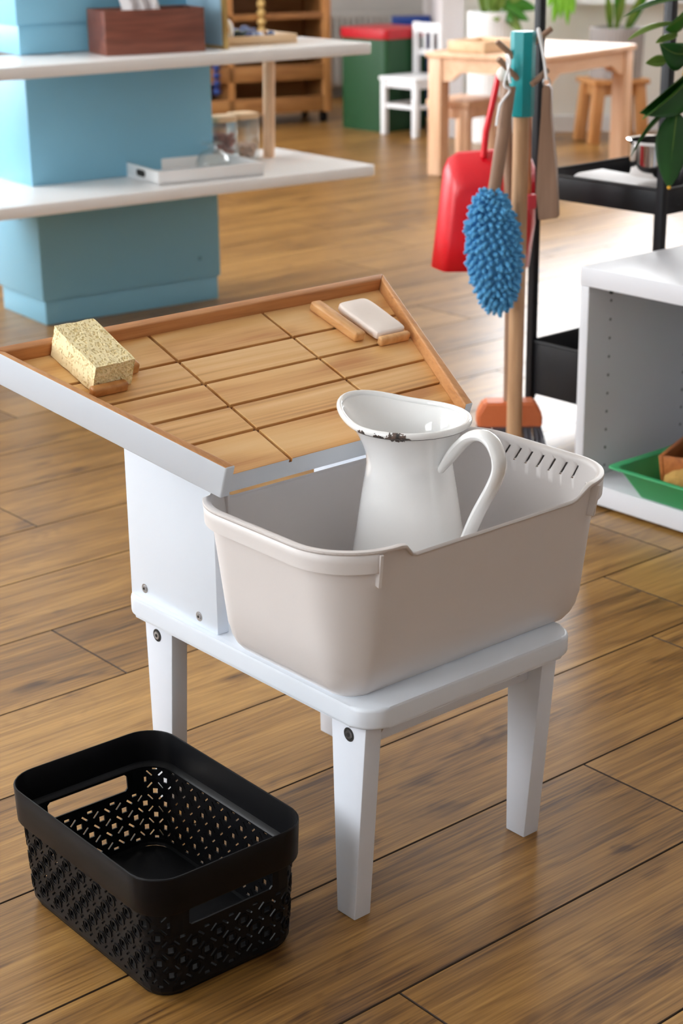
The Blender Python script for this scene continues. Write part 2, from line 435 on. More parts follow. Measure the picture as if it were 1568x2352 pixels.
l1 = leg(1.0028, 1.0245, 1.147, 1.1995, 1.0038, 1.0258, 1.168, 1.1957); bolt(l1, (1.0031, 1.1725, .2135), (-1, 0, 0))
l2 = leg(1.2555, 1.2776, 1.147, 1.1995, 1.2553, 1.2785, 1.168, 1.1957)
l3 = leg(1.0028, 1.0245, 1.475, 1.528, 1.0038, 1.0258, 1.493, 1.5235); bolt(l3, (1.0031, 1.5045, .2125), (-1, 0, 0))
l4 = leg(1.2555, 1.2776, 1.475, 1.528, 1.2553, 1.2785, 1.493, 1.5235)
for ya, yb in ((1.168, 1.184), (1.49, 1.506)):
    bm = BM(); box(bm, *[v-ST.x for v in (1.0245, 1.2555)], ya-ST.y, yb-ST.y, .196, .2292, .001)
    rail = mesh_obj('apron_rail', bm, M['white_old'], stand)
    if ya < 1.2:
        for x in (1.037, 1.2365):
            bm = BM(); cyl(bm, L(x, ya+.001, .212), L(x, ya-.003, .212), .0058, 14); mesh_obj('bolt_head', bm, M['steel'], rail)
# tray plane: origin at the front of the board, u across, v up the slope, w out of it
TO = Vector((1.144, 1.33006, .45128)); TT = .327146; ct, sn_ = math.cos(TT), math.sin(TT)
UV, VV, NV = Vector((1, 0, 0)), Vector((0, ct, sn_)), Vector((0, -sn_, ct))
def G(u, v, w=0): return TO + UV*u + VV*v + NV*w
def GL(u, v, w=0): return G(u, v, w) - ST
TA, TB, TL, TG = .1628, .2652, .2652, .0812
VS = [0, .0604, .1083, .15655, .2058, TL]
HR, HB, TR = .0152, .0224, .0118
def half(v): return TA + (TB-TA)*v/TL
# side panels under the tray
def under(y, w=-HB):      # height of the tray underside at depth y
    v = (y - TO.y + w*sn_)/ct
    return G(0, v, w).z
for xa, xb, lab in ((1.0005, 1.0155, 1), (1.2725, 1.2875, 0)):
    bm = BM(); ya, yb = 1.3845, 1.549
    hexa(bm, [L(xa, ya, ZT), L(xb, ya, ZT), L(xb, yb, ZT), L(xa, yb, ZT), L(xa, ya, under(ya)), L(xb, ya, under(ya)), L(xb, yb, under(yb)), L(xa, yb, under(yb))], .0012, 2)
    pn = mesh_obj('side_panel', bm, M['white'], stand)
    if lab:
        for y, z in ((1.521, .2655), (1.4175, .264)): bolt(pn, (1.0006, y, z), (-1, 0, 0), .0055)
# board under the pieces: white lacquered edge, wood in the grooves
bm = BM(); e = .0002
hexa(bm, [GL(-TA, 0, -HB), GL(TA, 0, -HB), GL(TB, TL, -HB), GL(-TB, TL, -HB), GL(-TA, 0, -.0045), GL(TA, 0, -.0045), GL(TB, TL, -.0045), GL(-TB, TL, -.0045)])
bm.faces.ensure_lookup_table()
for f in bm.faces: f.material_index = 1
bm.faces[1].material_index = 0
board = mesh_obj('tray_board', bm, [M['groove'], M['white']], stand, smooth=None)
gw = .0021
for r in range(5):
    v0, v1 = VS[r]+(gw if r else 0), VS[r+1]-(gw if r < 4 else 0)
    for c in range(3):
        a0 = -half(v0) if c == 0 else (-TG+gw if c == 1 else TG+gw); a1 = -half(v1) if c == 0 else a0
        b0 = half(v0) if c == 2 else (TG-gw if c == 1 else -TG-gw); b1 = half(v1) if c == 2 else b0
        bm = BM(); fs = hexa(bm, [GL(a0, v0, -.0046), GL(b0, v0, -.0046), GL(b1, v1, -.0046), GL(a1, v1, -.0046), GL(a0, v0), GL(b0, v0), GL(b1, v1), GL(a1, v1)])
        if r == 0: fs[2].material_index = 1
        tops = [e for e in bm.edges if all(abs((v.co+ST-TO).dot(NV)) < 1e-5 for v in e.verts)]
        bmesh.ops.bevel(bm, geom=tops, offset=.0005, segments=1, affect='EDGES')
        mesh_obj('board_panel', bm, [M['pine_stripe'] if r in (1, 3) else M['pine_flat'], M['white']], board, smooth=None)
# rails: wood inside and on top, white outside
def railmesh(P, outward, mats, ends=()):
    bm = BM(); hexa(bm, P, .0018, 3); bm.normal_update()
    for f in bm.faces:
        w = f.normal.dot(NV)
        white = f.normal.dot(outward) > .95 or w < -.55 or any(f.normal.dot(q) > .6 for q in ends)
        f.material_index = 1 if white else 0
    return mesh_obj('rim_rail', bm, mats, stand)
k = (TB-TA)/TL
for s in (-1, 1):
    f0 = -.006; h0, h1 = half(f0), half(TL)
    P = [GL(s*h0, f0, -HB), GL(s*(h0+TR), f0, -HB), GL(s*(h1+TR), TL+TR, -HB), GL(s*h1, TL, -HB), GL(s*h0, f0, HR), GL(s*(h0+TR), f0, HR), GL(s*(h1+TR), TL+TR, HR), GL(s*h1, TL, HR)]
    if s < 0: P = [P[i] for i in (1, 0, 3, 2, 5, 4, 7, 6)]
    out = (UV*s - VV*k).normalized()
    railmesh(P, out, [M['rail_y'], M['white']], ends=(-VV,))
P = [GL(-TB, TL, -HB), GL(TB, TL, -HB), GL(TB+TR, TL+TR, -HB), GL(-TB-TR, TL+TR, -HB), GL(-TB, TL, HR), GL(TB, TL, HR), GL(TB+TR, TL+TR, HR), GL(-TB-TR, TL+TR, HR)]
railmesh(P, VV, [M['rail_x'], M['white']])
def stopblock(u0, u1, v0, v1, h, mat, lean=0):
    bm = BM(); hexa(bm, [GL(u0, v0, 0), GL(u1, v0, 0), GL(u1+lean, v1, 0), GL(u0+lean, v1, 0), GL(u0, v0, h), GL(u1, v0, h), GL(u1+lean, v1, h), GL(u0+lean, v1, h)], .0032, 3)
    mesh_obj('stop_block', bm, mat, stand)
stopblock(-.153, -.138, .198, .262, .0135, M['stop_dark'], .001)
stopblock(-.2145, -.1695, .1715, .182, .0115, M['stop_dark'])
stopblock(.1455, .1615, .169, .2525, .0125, M['stop'], -.0045)
stopblock(.1695, .2165, .1495, .1585, .0115, M['stop'])

# ================================================================== SPONGE AND SOAP on the tray
M['sponge'] = plain('cellulose_sponge', srgb(252, 237, 190), .95, .03, 160)
def sponge():
    sx, sy, h0, h1 = .050, .081, .0305, .0365
    rnd = random.Random(5)
    def hgt(y): return h0 + (h1-h0)*y/sy
    bm = BM()
    def warp(p):
        p = Vector(p); q = p*70
        return p + Vector((noise.noise(q), noise.noise(q+Vector((7, 0, 0))), noise.noise(q+Vector((0, 9, 0)))))*.0009 + Vector((noise.noise(q*7), noise.noise(q*7+Vector((3, 1, 0))), noise.noise(q*7+Vector((0, 2, 4)))))*.00022
    def face(w, h, step, fn, npit, radii, stretch, depth, extra=()):
        nu, nv = max(3, int(w/step)), max(3, int(h/step))
        D = [[0.0]*(nu+1) for _ in range(nv+1)]
        pits = [(rnd.uniform(0, w), rnd.uniform(0, h), rnd.choice(radii)) for _ in range(npit)] + list(extra)
        for x, y, r in pits:
            a = rnd.uniform(-.35, .35); ca, sa = math.cos(a), math.sin(a); st = stretch*rnd.uniform(.8, 1.3)
            R = r*max(st, 1)
            for jj in range(max(1, int((y-R)/h*nv)), min(nv, int((y+R)/h*nv)+2)):
                for ii in range(max(1, int((x-R)/w*nu)), min(nu, int((x+R)/w*nu)+2)):
                    dx, dy = ii/nu*w-x, jj/nv*h-y
                    u, v = (ca*dx+sa*dy)/r, (-sa*dx+ca*dy)/(r*st); q = u*u+v*v
                    if q < 1: D[jj][ii] = max(D[jj][ii], min(depth, r*3.2)*(1-q*q))
        V = [[bm.verts.new(warp(fn(ii/nu, jj/nv, D[jj][ii]))) for ii in range(nu+1)] for jj in range(nv+1)]
        for jj in range(nv):
            for ii in range(nu): bm.faces.new((V[jj][ii], V[jj][ii+1], V[jj+1][ii+1], V[jj+1][ii]))
    face(sx, sy, .00045, lambda u, v, d: ((u-.5)*sx, v*sy, hgt(v*sy)-d), 470, [.0005, .0006, .0007, .0008, .001], 1.7, .0022, ((.028, .036, .0022), (.03, .062, .0018), (.022, .044, .0017), (.034, .02, .0014)))
    face(sx, h0, .00045, lambda u, v, d: ((u-.5)*sx, d, v*h0), 330, [.0006, .0008, .001, .0013], 1.1, .0028)
    face(sy, h0, .0007, lambda u, v, d: (-sx/2+d, u*sy, v*hgt(u*sy)), 160, [.0006, .0008, .001], 1.1, .002)
    face(sy, h0, .002, lambda u, v, d: (sx/2-d, u*sy, v*hgt(u*sy)), 0, [.001], 1, .002)
    face(sx, h0, .002, lambda u, v, d: ((u-.5)*sx, sy-d, v*h1), 0, [.001], 1, .002)
    face(sx, sy, .004, lambda u, v, d: ((u-.5)*sx, v*sy, .0008), 0, [.001], 1, .002)
    o = mesh_obj('sponge', bm, M['sponge'], smooth=1.2)
    R3 = Matrix((UV, VV, NV)).transposed().to_4x4()
    o.matrix_world = Matrix.Translation(G(-.1835, .1825, .0009)) @ R3 @ Matrix.Rotation(.02, 4, 'Z')
    tag(o, 'coarse yellow cellulose sponge full of holes on the sloping tray', 'sponge')
sponge()
M['soap'] = plain('cream_soap', srgb(244, 233, 225), .45, .02, 40)
bm = BM(); box(bm, -.0245, .0245, 0, .0785, 0, .0145)
bmesh.ops.subdivide_edges(bm, edges=bm.edges[:], cuts=5, use_grid_fill=True)
for v in bm.verts:
    x, y, z = v.co; cx, cy, cz = 0, .039, .00725
    hx, hy, hz, r = .0245, .03925, .00725, .0062
    dx = max(abs(x)-(hx-r), 0); dy = max(abs(y-cy)-(hy-r), 0); dz = max(abs(z-cz)-(hz-r), 0)
    q = math.sqrt(dx*dx+dy*dy+dz*dz)
    if q > r:
        f = r/q
        v.co = (math.copysign(min(abs(x), hx-r)+dx*f, x), cy+math.copysign(min(abs(y-cy), hy-r)+dy*f, y-cy), cz+math.copysign(min(abs(z-cz), hz-r)+dz*f, z-cz))
    if z > cz: v.co.z -= .0022*math.exp(-((y-.026)/.014)**2)*(1 if x < 0 else .3)
    if x < 0: v.co.x += .002*math.exp(-((y-.03)/.016)**2)
o = mesh_obj('soap_bar', bm, M['soap'])
R3 = Matrix((UV, VV, NV)).transposed().to_4x4()
o.matrix_world = Matrix.Translation(G(.1945, .1595, .0008)) @ R3 @ Matrix.Rotation(.015, 4, 'Z')
tag(o, 'worn cream white bar of soap in the corner of the sloping tray', 'soap')
s = o.modifiers.new('smooth', 'SUBSURF'); s.levels = 1; s.render_levels = 1

# ================================================================== GREIGE BASIN
BC = Vector((1.1650, 1.2640, ZT+.0002)); BW_, BD_, BH_ = .4085, .268, .1653
basin = thing('wash_basin', 'greige plastic wash basin with drain slots standing on the white stand', 'basin', BC)
ref = RR(BW_, BD_, .075)
cols = []
base_s = [ref.P*i/200 for i in range(200)]
r_y0 = ref.L[0]+ref.L[1]                       # start of the right wall
slots = [r_y0 + (1.2078+.0172*k - (BC.y - (BD_/2-.075))) for k in range(7)]
sl = sorted(set([x for x in base_s if all(abs(x-q) > .0028 for q in slots)] + [q+d for q in slots for d in (-.0016, .0016)]))
def dip(s):
    x, y = ref.at(s, BW_, BD_, .075)
    if abs(y) < BD_/2-.002: return 0
    if y < 0: return sstep(-.1265, -.1055, x)*(1-sstep(.118, .14, x))
    return 1.0*sstep(-.155, -.137, x)*(1-sstep(.130, .150, x))
OV = .0085                                    # lip overhang
def wall_pt(s, t, extra=0, dz=0):
    """t 0 floor level .. 1 top of wall"""
    i = .031 + (OV-.031)*t
    w, d = BW_-2*i+2*extra, BD_-2*i+2*extra; r = max(.008, .034+(.0665-.034)*t+extra)
    x, y = ref.at(s, w, d, r)
    z = t*(BH_ - .0155*dip(s)) + dz
    return (x, y, z)
rings = []
for q in (.0, .35, .7, 1.0):                   # rounded foot
    a = q*PI/2
    rings.append([wall_pt(s, .012*math.sin(a)/.1646*1.0, -.011*(1-math.sin(a)) , .012*(1-math.cos(a)) - .012*math.sin(a)*0) for s in sl])
T_SLOT0, T_SLOT1 = .855, .95
def slant(s):        # the drain slots lean: the grid is sheared along the right wall
    a, b = slots[0], slots[-1]
    return sstep(a-.045, a-.008, s)*(1-sstep(b+.008, b+.05, s))
SH = {T_SLOT1: .0085, .972: .006, .988: .003}
for t in (.18, .34, .5, .66, .78, T_SLOT0, T_SLOT1, .972, .988): rings.append([wall_pt(s - SH.get(t, 0)*slant(s), t) for s in sl])
def lipw(s):
    x, y = ref.at(s, BW_, BD_, .075)
    q = 1 if (y > .1 and x < 0 and abs(x) < .185) else 0
    return OV*(1-.72*min(1, max(dip(s), q)))
rings.append([wall_pt(s, 1, .0012, .0) for s in sl])
rings.append([wall_pt(s, 1, lipw(s)*.6, .0014) for s in sl])
rings.append([wall_pt(s, 1, lipw(s), .0004) for s in sl])
rings.append([wall_pt(s, 1, lipw(s)+.0004, -.0028) for s in sl])
jslot = 4+5
slot_cols = {min(range(len(sl)), key=lambda i: abs(sl[i]-(q-.0016))) for q in slots}
bm = BM(); V, F = grid_rings(bm, rings, True, lambda i, j: j == jslot and i in slot_cols)
bm.faces.new(V[0][::-1])
tub = mesh_obj('tub', bm, M['cream'], basin, smooth=.7); solidify(tub, .0022, -1)
tub.modifiers['thickness'].use_even_offset = False
# skirts hanging from the lip around both ends
def skirt(s0, s1):
    bm = BM(); n = 70; ss = [s0+(s1-s0)*i/n for i in range(n+1)]
    R_ = [[wall_pt(s, 1, lipw(s)+.0002, -.001) for s in ss], [wall_pt(s, 1, lipw(s)-.0006, -.012) for s in ss], [wall_pt(s, 1, lipw(s)-.001, -.0225) for s in ss],
          [wall_pt(s, 1, -.0015, -.0235) for s in ss]]
    grid_rings(bm, R_, False)
    o = mesh_obj('rim_skirt', bm, M['cream'], basin, smooth=.6); solidify(o, .0016, -1)
def s_at_front(x): return (x if x >= 0 else ref.P + x)
sB = ref.L[0]+ref.L[1]+ref.L[2]+ref.L[3]
skirt(.153, sB + ref.L[4]/2 - .150)
skirt(sB + ref.L[4]/2 + .150, ref.P - .153)
for s in (.153, ref.P-.153, sB+ref.L[4]/2-.150, sB+ref.L[4]/2+.150):
    a = Vector(wall_pt(s, 1, 0, 0)); b = Vector(wall_pt(s, 1, OV*.95, 0)); nrm = (b-a).normalized()
    tg = Vector((-nrm.y, nrm.x, 0)); bm = BM(); th = .0019
    h = lambda z, o_: [a + nrm*(-.006) + tg*sgn*th + Vector((0, 0, z)) for sgn in (-1, 1)] + [a + nrm*o_ + tg*sgn*th + Vector((0, 0, z)) for sgn in (1, -1)]
    lo = h(-.0395, .0055); hi = h(-.004, OV*1.3)
    hexa(bm, [tuple(p) for p in lo] + [tuple(p) for p in hi], .0005, 1)
    mesh_obj('rib', bm, M['cream'], basin)

# ================================================================== ENAMEL JUG
def enamel_mat():
    m, n, l, p = new_mat('white_enamel'); setp(p, rough=.09, spec=.6, coat=.6, crough=.04)
    tc = n.new('ShaderNodeTexCoord')
    nz = n.new('ShaderNodeTexNoise'); nz.inputs['Scale'].default_value = 420; nz.inputs['Detail'].default_value = 5
    l.new(tc.outputs['Object'], nz.inputs['Vector'])
    acc = None
    for (c, r) in CHIPS:
        d = n.new('ShaderNodeVectorMath'); d.operation = 'DISTANCE'; d.inputs[1].default_value = c; l.new(tc.outputs['Object'], d.inputs[0])
        mr = n.new('ShaderNodeMath'); mr.operation = 'DIVIDE'; mr.inputs[1].default_value = r; l.new(d.outputs['Value'], mr.inputs[0])
        acc2 = mr.outputs[0]
        if acc is None: acc = acc2
        else:
            mn = n.new('ShaderNodeMath'); mn.operation = 'MINIMUM'; l.new(acc, mn.inputs[0]); l.new(acc2, mn.inputs[1]); acc = mn.outputs[0]
    a = n.new('ShaderNodeMath'); a.operation = 'MULTIPLY_ADD'; a.inputs[1].default_value = 1.1; a.inputs[2].default_value = -.55; l.new(nz.outputs['Fac'], a.inputs[0])
    s = n.new('ShaderNodeMath'); s.operation = 'ADD'; l.new(acc, s.inputs[0]); l.new(a.outputs[0], s.inputs[1])
    lt = n.new('ShaderNodeMath'); lt.operation = 'LESS_THAN'; lt.inputs[1].default_value = .85; l.new(s.outputs[0], lt.inputs[0])
    mx = n.new('ShaderNodeMix'); mx.data_type = 'RGBA'; mx.inputs['A'].default_value = (*srgb(243, 244, 244), 1)
    n2 = n.new('ShaderNodeTexNoise'); n2.inputs['Scale'].default_value = 300; l.new(tc.outputs['Object'], n2.inputs['Vector'])
    cr = n.new('ShaderNodeValToRGB'); cr.color_ramp.elements[0].position = .35; cr.color_ramp.elements[0].color = (.012, .011, .012, 1)
    cr.color_ramp.elements[1].position = .7; cr.color_ramp.elements[1].color = (.16, .1, .075, 1); l.new(n2.outputs['Fac'], cr.inputs['Fac'])
    l.new(cr.outputs['Color'], mx.inputs['B']); l.new(lt.outputs[0], mx.inputs['Factor']); l.new(mx.outputs['Result'], p.inputs['Base Color'])
    rr = n.new('ShaderNodeMix'); rr.inputs['A'].default_value = .09; rr.inputs['B'].default_value = .6; l.new(lt.outputs[0], rr.inputs['Factor']); l.new(rr.outputs['Result'], p.inputs['Roughness'])
    return m
JC = Vector((1.1745, 1.2705, ZT+.0044))
jug = thing('enamel_jug', 'white enamel jug with chipped rim and loop handle standing in the basin', 'jug', JC)
PHI = math.radians(45)
HD = (ER*math.cos(PHI) - EF*math.sin(PHI))       # handle direction, the spout is opposite
SPA = math.atan2(-HD.y, -HD.x)
def spout(th):
    d = (th-SPA+PI) % (2*PI) - PI
    return math.exp(-(d/.62)**2)
prof = [(.058, 0), (.065, .0008), (.0686, .0045), (.0688, .012), (.0665, .035), (.063, .062), (.0585, .088), (.0537, .118), (.0488, .15), (.0450, .173), (.0436, .184),
        (.0446, .194), (.0468, .203), (.0502, .2115), (.0542, .219), (.0576, .2245), (.0604, .228)]
NJ = 72; bm = BM(); rings = []
def flare(z): return sstep(.176, .228, z)
for r, z in prof:
    rings.append([((r + .0255*spout(2*PI*k/NJ)*flare(z)**1.4)*math.cos(2*PI*k/NJ), (r + .0255*spout(2*PI*k/NJ)*flare(z)**1.4)*math.sin(2*PI*k/NJ), z + .010*spout(2*PI*k/NJ)*flare(z)) for k in range(NJ)])
V, F = grid_rings(bm, rings); bm.faces.new(V[0][::-1])
rimc = [Vector(p) for p in rings[-1]]
tch = lambda az, z, r=.0625: None
def rim_point(px_side, z):    # point of the bead seen at a given azimuth
    k = int(round((px_side % (2*PI))/(2*PI)*NJ)) % NJ
    p = rimc[k]; q = p.normalized(); return (p.x*1.035, p.y*1.035, p.z+z)
toward = math.atan2(-EF.y, -EF.x)
CHIPS = [(rim_point(toward-.36, -.0038), .0075), (rim_point(toward-.26, -.0032), .0085), (rim_point(toward-.16, -.0036), .0075), (rim_point(toward-.08, -.0045), .005), (rim_point(toward-.50, -.0042), .0055), (rim_point(toward-.58, -.003), .0045),
         (rim_point(toward-.86, -.003), .0048), (rim_point(toward-.96, -.002), .0042)]
M['enamel'] = enamel_mat()
body = mesh_obj('body', bm, M['enamel'], jug, smooth=.9); solidify(body, .0016, -1)
bm = BM(); tube(bm, [p + Vector((p.x, p.y, 0)).normalized()*.0016 + Vector((0, 0, -.0005)) for p in rimc], .0037, .0034, 12, up=(0, 0, 1), closed=True)
mesh_obj('rim_bead', bm, M['enamel'], jug)
bm = BM(); tube(bm, [p + Vector((p.x, p.y, 0)).normalized()*.0012 + Vector((0, 0, -.0042)) for p in rimc], .0007, .0011, 6, up=(0, 0, 1), closed=True)
mesh_obj('rim_seam', bm, plain('dark_enamel_edge', (.02, .019, .02), .4), jug)
hp = [(.041, .178), (.0535, .194), (.070, .214), (.085, .2265), (.1, .2305), (.1125, .2255), (.1205, .213), (.1215, .199), (.1155, .183), (.1055, .165), (.0955, .147), (.0865, .128), (.078, .108), (.069, .090), (.060, .078)]
hpts = catmull([tuple(HD*a + Vector((0, 0, b))) for a, b in hp], 5)
nh = len(hpts); rad = [(.55+.45*sstep(0, .12, i/nh))*(1-.25*sstep(.85, 1, i/nh)) for i in range(nh)]
bm = BM(); tube(bm, hpts, .0098, .0062, 14, up=HD.cross(Vector((0, 0, 1))), radii=rad)
handle = mesh_obj('handle', bm, M['enamel'], jug)
bm = BM(); tube(bm, [HD*.0432 + Vector((0, 0, .1735)) + HD.cross(Vector((0, 0, 1)))*x for x in (-.008, -.003, .003, .008)], .0009, .0009, 6)
mesh_obj('handle_seam', bm, plain('dark_enamel_chip', (.015, .014, .015), .5), jug)

# ================================================================== BLACK LATTICE BASKET
KC = Vector((.8565, 1.3076, 0)); KW, KD, KH, KE, KR = .1934, .2787, .1392, .0122, .0355
basket = thing('storage_basket', 'black plastic basket with a lattice of small holes standing on the floor', 'basket', KC, -.0188)
kref = RR(KW-.02, KD-.02, KR-.004)
ZB0, ZB1 = .0125, .0985                            # lattice band
NR = 6; rowh = (ZB1-ZB0)/NR; NT = 2*round(kref.P/.0133/2)
def kpt(s, z, off=0.0):
    t = z/.0985
    ins = KE + (.0068-KE)*t - off
    x, y = kref.at(s, KW-2*ins, KD-2*ins, max(.006, KR-.008+.006*t-.002+off)); return (x, y, z)
tw = kref.P/NT
sq, slw, sll = .0031, .00095, .0043
bm = BM()
def uvface(pts, s0, z0):
    vs = [bm.verts.new(kpt(s0+a, z0+b)) for a, b in pts]
    try: bm.faces.new(vs)
    except ValueError: pass
def tile(i, j):
    """half cell: square holes bite two opposite corners, a slot lies across the other diagonal"""
    s0, z0, w, h = i*tw, ZB0+j*rowh, tw, rowh
    flip = (i+j) % 2
    ux, uy = .707, .707
    c = (w/2, h/2)
    # slot along the diagonal from (w,0) to (0,h); squares at (0,0) and (w,h)
    a = (c[0]+ux*sll+.0*slw, c[1]-uy*sll); b = (c[0]-ux*sll, c[1]+uy*sll)
    nx, ny = ux*slw, uy*slw
    half1 = [(sq, 0), (w, 0), (a[0], a[1]), (a[0]-nx, a[1]-ny), (b[0]-nx, b[1]-ny), (b[0], b[1]), (0, h), (0, sq), (sq*.99, sq)]
    half2 = [(w, 0), (w, h-sq), (w-sq, h-sq), (w-sq, h), (0, h), (b[0], b[1]), (b[0]+nx, b[1]+ny), (a[0]+nx, a[1]+ny), (a[0], a[1])]
    half1 = half1[1:8] + [(sq, sq), (sq, 0)]
    for poly in (half1, half2):
        if flip: poly = [(w-x, y) for x, y in poly][::-1]
        uvface(poly, s0, z0)
mid = NT//2
def zone(i, j):                                     # solid grip panels in the two short walls
    if j < NR-2: return None
    for c in (0, mid):
        d = (i-c+NT//2) % NT - NT//2
        if -5 <= d < 5: return d
    return None
for i in range(NT):
    for j in range(NR):
        d = zone(i, j)
        if d is None: tile(i, j); continue
        s0, z0 = i*tw, ZB0+j*rowh
        lo, hi = (0, .0070) if j == NR-2 else (rowh-.0020, rowh)
        if -4 <= d < 4:
            uvface([(0, lo), (tw, lo), (tw, hi), (0, hi)], s0, z0)
            e_ = .0070
            if d in (-4, 3):
                x0, x1 = (0, e_) if d == -4 else (tw-e_, tw)
                y0, y1 = (hi, rowh) if j == NR-2 else (0, lo)
                uvface([(x0, y0), (x1, y0), (x1, y1), (x0, y1)], s0, z0)
                c_ = .003; xi = x1 if d == -4 else x0; sg = 1 if d == -4 else -1; yb = hi if j == NR-2 else lo; sy = 1 if j == NR-2 else -1
                tri = [(xi, yb), (xi+sg*c_, yb), (xi, yb+sy*c_)]
                uvface(tri if sg*sy > 0 else tri[::-1], s0, z0)
        elif d == -5: uvface([(0, 0), (tw, 0), (tw, rowh), (0, rowh)], s0, z0)
        else: uvface([(0, 0), (tw, 0), (tw, rowh), (0, rowh)], s0, z0)
bmesh.ops.remove_doubles(bm, verts=bm.verts[:], dist=.00012)
ssm = [kref.P*i/NT for i in range(NT)]
def ringz(z, off=0): return [kpt(s, z, off) for s in ssm]
V, F = grid_rings(bm, [ringz(.004, -.002), ringz(.0075, -.0004), ringz(ZB0)])
bmesh.ops.remove_doubles(bm, verts=bm.verts[:], dist=.00012)
bmesh.ops.triangulate(bm, faces=[f for f in bm.faces if len(f.verts) > 4])
lat = mesh_obj('lattice_wall', bm, M['black'], basket, smooth=None); solidify(lat, .0019, -1)
# raised octagon ridges around each square on the outside
bm = BM()
for i in range(NT):
    for j in range(1, NR):
        if (i+j) % 2 or zone(i, j) is not None or zone(i-1, j) is not None or zone(i, j-1) is not None: continue
        s0, z0 = i*tw, ZB0+j*rowh
        ro, k = .0080, .38
        P = []
        for q in range(8):
            an = PI/8 + q*PI/4; P.append((ro*.92*math.cos(an), ro*.92*math.sin(an)))
        for q in range(8):
            (a0, b0), (a1, b1) = P[q], P[(q+1) % 8]
            if min(z0+b0, z0+b1) < ZB0-.003 or max(z0+b0, z0+b1) > ZB1: continue
            f = 1-.0013/ro
            A = [bm.verts.new(kpt(s0+x, z0+y, o)) for x, y, o in ((a0, b0, 0), (a1, b1, 0), (a0, b0, .0009), (a1, b1, .0009), (a0*f, b0*f, .0009), (a1*f, b1*f, .0009), (a0*f, b0*f, 0), (a1*f, b1*f, 0))]
            bm.faces.new((A[0], A[1], A[3], A[2])); bm.faces.new((A[2], A[3], A[5], A[4])); bm.faces.new((A[4], A[5], A[7], A[6]))
mesh_obj('octagon_ridges', bm, M['black'], basket, smooth=None, kind='stuff', recalc=False)
bm = BM()
def bandring(ins, z, r): return [(*kref.at(kref.P*i/120, KW-2*ins, KD-2*ins, r), z) for i in range(120)]
grid_rings(bm, [bandring(.0085, .0975, KR-.006), bandring(.0022, .0985, KR-.001), bandring(.0012, .1005, KR), bandring(.0004, .125, KR), bandring(0, KH-.001, KR), bandring(.0006, KH, KR),
                bandring(.0016, KH, KR-.001), bandring(.0021, KH-.001, KR-.0015), bandring(.003, .1035, KR-.002), bandring(.0075, .1015, KR-.006), bandring(.0090, .0995, KR-.0065), bandring(.0085, .0975, KR-.006)])
bmesh.ops.remove_doubles(bm, verts=bm.verts[:], dist=.00001)
mesh_obj('rim_band', bm, M['black'], basket, smooth=.6)
bm = BM(); prism(bm, rrpoly(0, 0, KW-2*KE-.006, KD-2*KE-.006, KR-.012, 8), .001, .005, .001, 1)
mesh_obj('base', bm, M['black'], basket)

# ================================================================== BLUE TIERED DISPLAY UNIT
M['blue'] = plain('sky_blue_paint', srgb(130, 188, 214), .45, .02, 6)
M['shelf_white'] = plain('white_laminate', srgb(245, 245, 245), .22, .012, 8)
M['dowel'] = wood('pale_dowel', srgb(206, 164, 128), srgb(226, 188, 152), srgb(238, 208, 178), 'Z', 60, 12, 200, .5, .2)
UO = Vector((2.159, 3.663, 0)); UR = math.radians(-5.3)
unit = thing('display_unit', 'sky blue tiered display unit with two wide white shelf boards', 'display unit', UO, UR)
bm = BM(); box(bm, -.002, .51, 0, .26, .062, .317, .0025); col1 = mesh_obj('lower_column', bm, M['blue'], unit)
bm = BM(); box(bm, .006, .505, .007, .255, 0, .063, .002); mesh_obj('plinth', bm, M['blue'], unit)
for x, z, nx in ((.448, .115, 0), (-.0, .255, 1)):
    bm = BM()
    if nx: cyl(bm, (-.0025, .1, z), (-.0008, .1, z), .006, 16)
    else: cyl(bm, (x, -.0008, z), (x, .001, z), .006, 16)
    mesh_obj('screw_cap', bm, plain('screw_cap', srgb(96, 140, 165), .5), col1)
bm = BM(); box(bm, -.008, .503, .003, .26, .345, .622, .0025); mesh_obj('middle_column', bm, M['blue'], unit)
bm = BM(); box(bm, -.008, .505, .02, .26, .652, .72, .002); mesh_obj('upper_plinth', bm, M['blue'], unit)
bm = BM(); box(bm, -.014, .500, .014, .26, .72, 1.0, .0025); mesh_obj('upper_column', bm, M['blue'], unit)
for z, y0, y1, x1 in ((.317, -.235, .2, .845), (.622, -.235, .06, .835)):
    bm = BM(); prism(bm, [(-.95, y0), (x1-.008, y0), (x1, y0+.008), (x1-.02, y1), (-.95, y1)], z, z+.028, .003, 2)
    mesh_obj('shelf_board', bm, M['shelf_white'], unit)
bm = BM(); cyl(bm, (.708, .06, .345), (.700, .035, .622), .0155, 20); mesh_obj('post', bm, M['dowel'], unit)
def U(x, y, z): c, s = math.cos(UR), math.sin(UR); return UO + Vector((c*x-s*y, s*x+c*y, z))
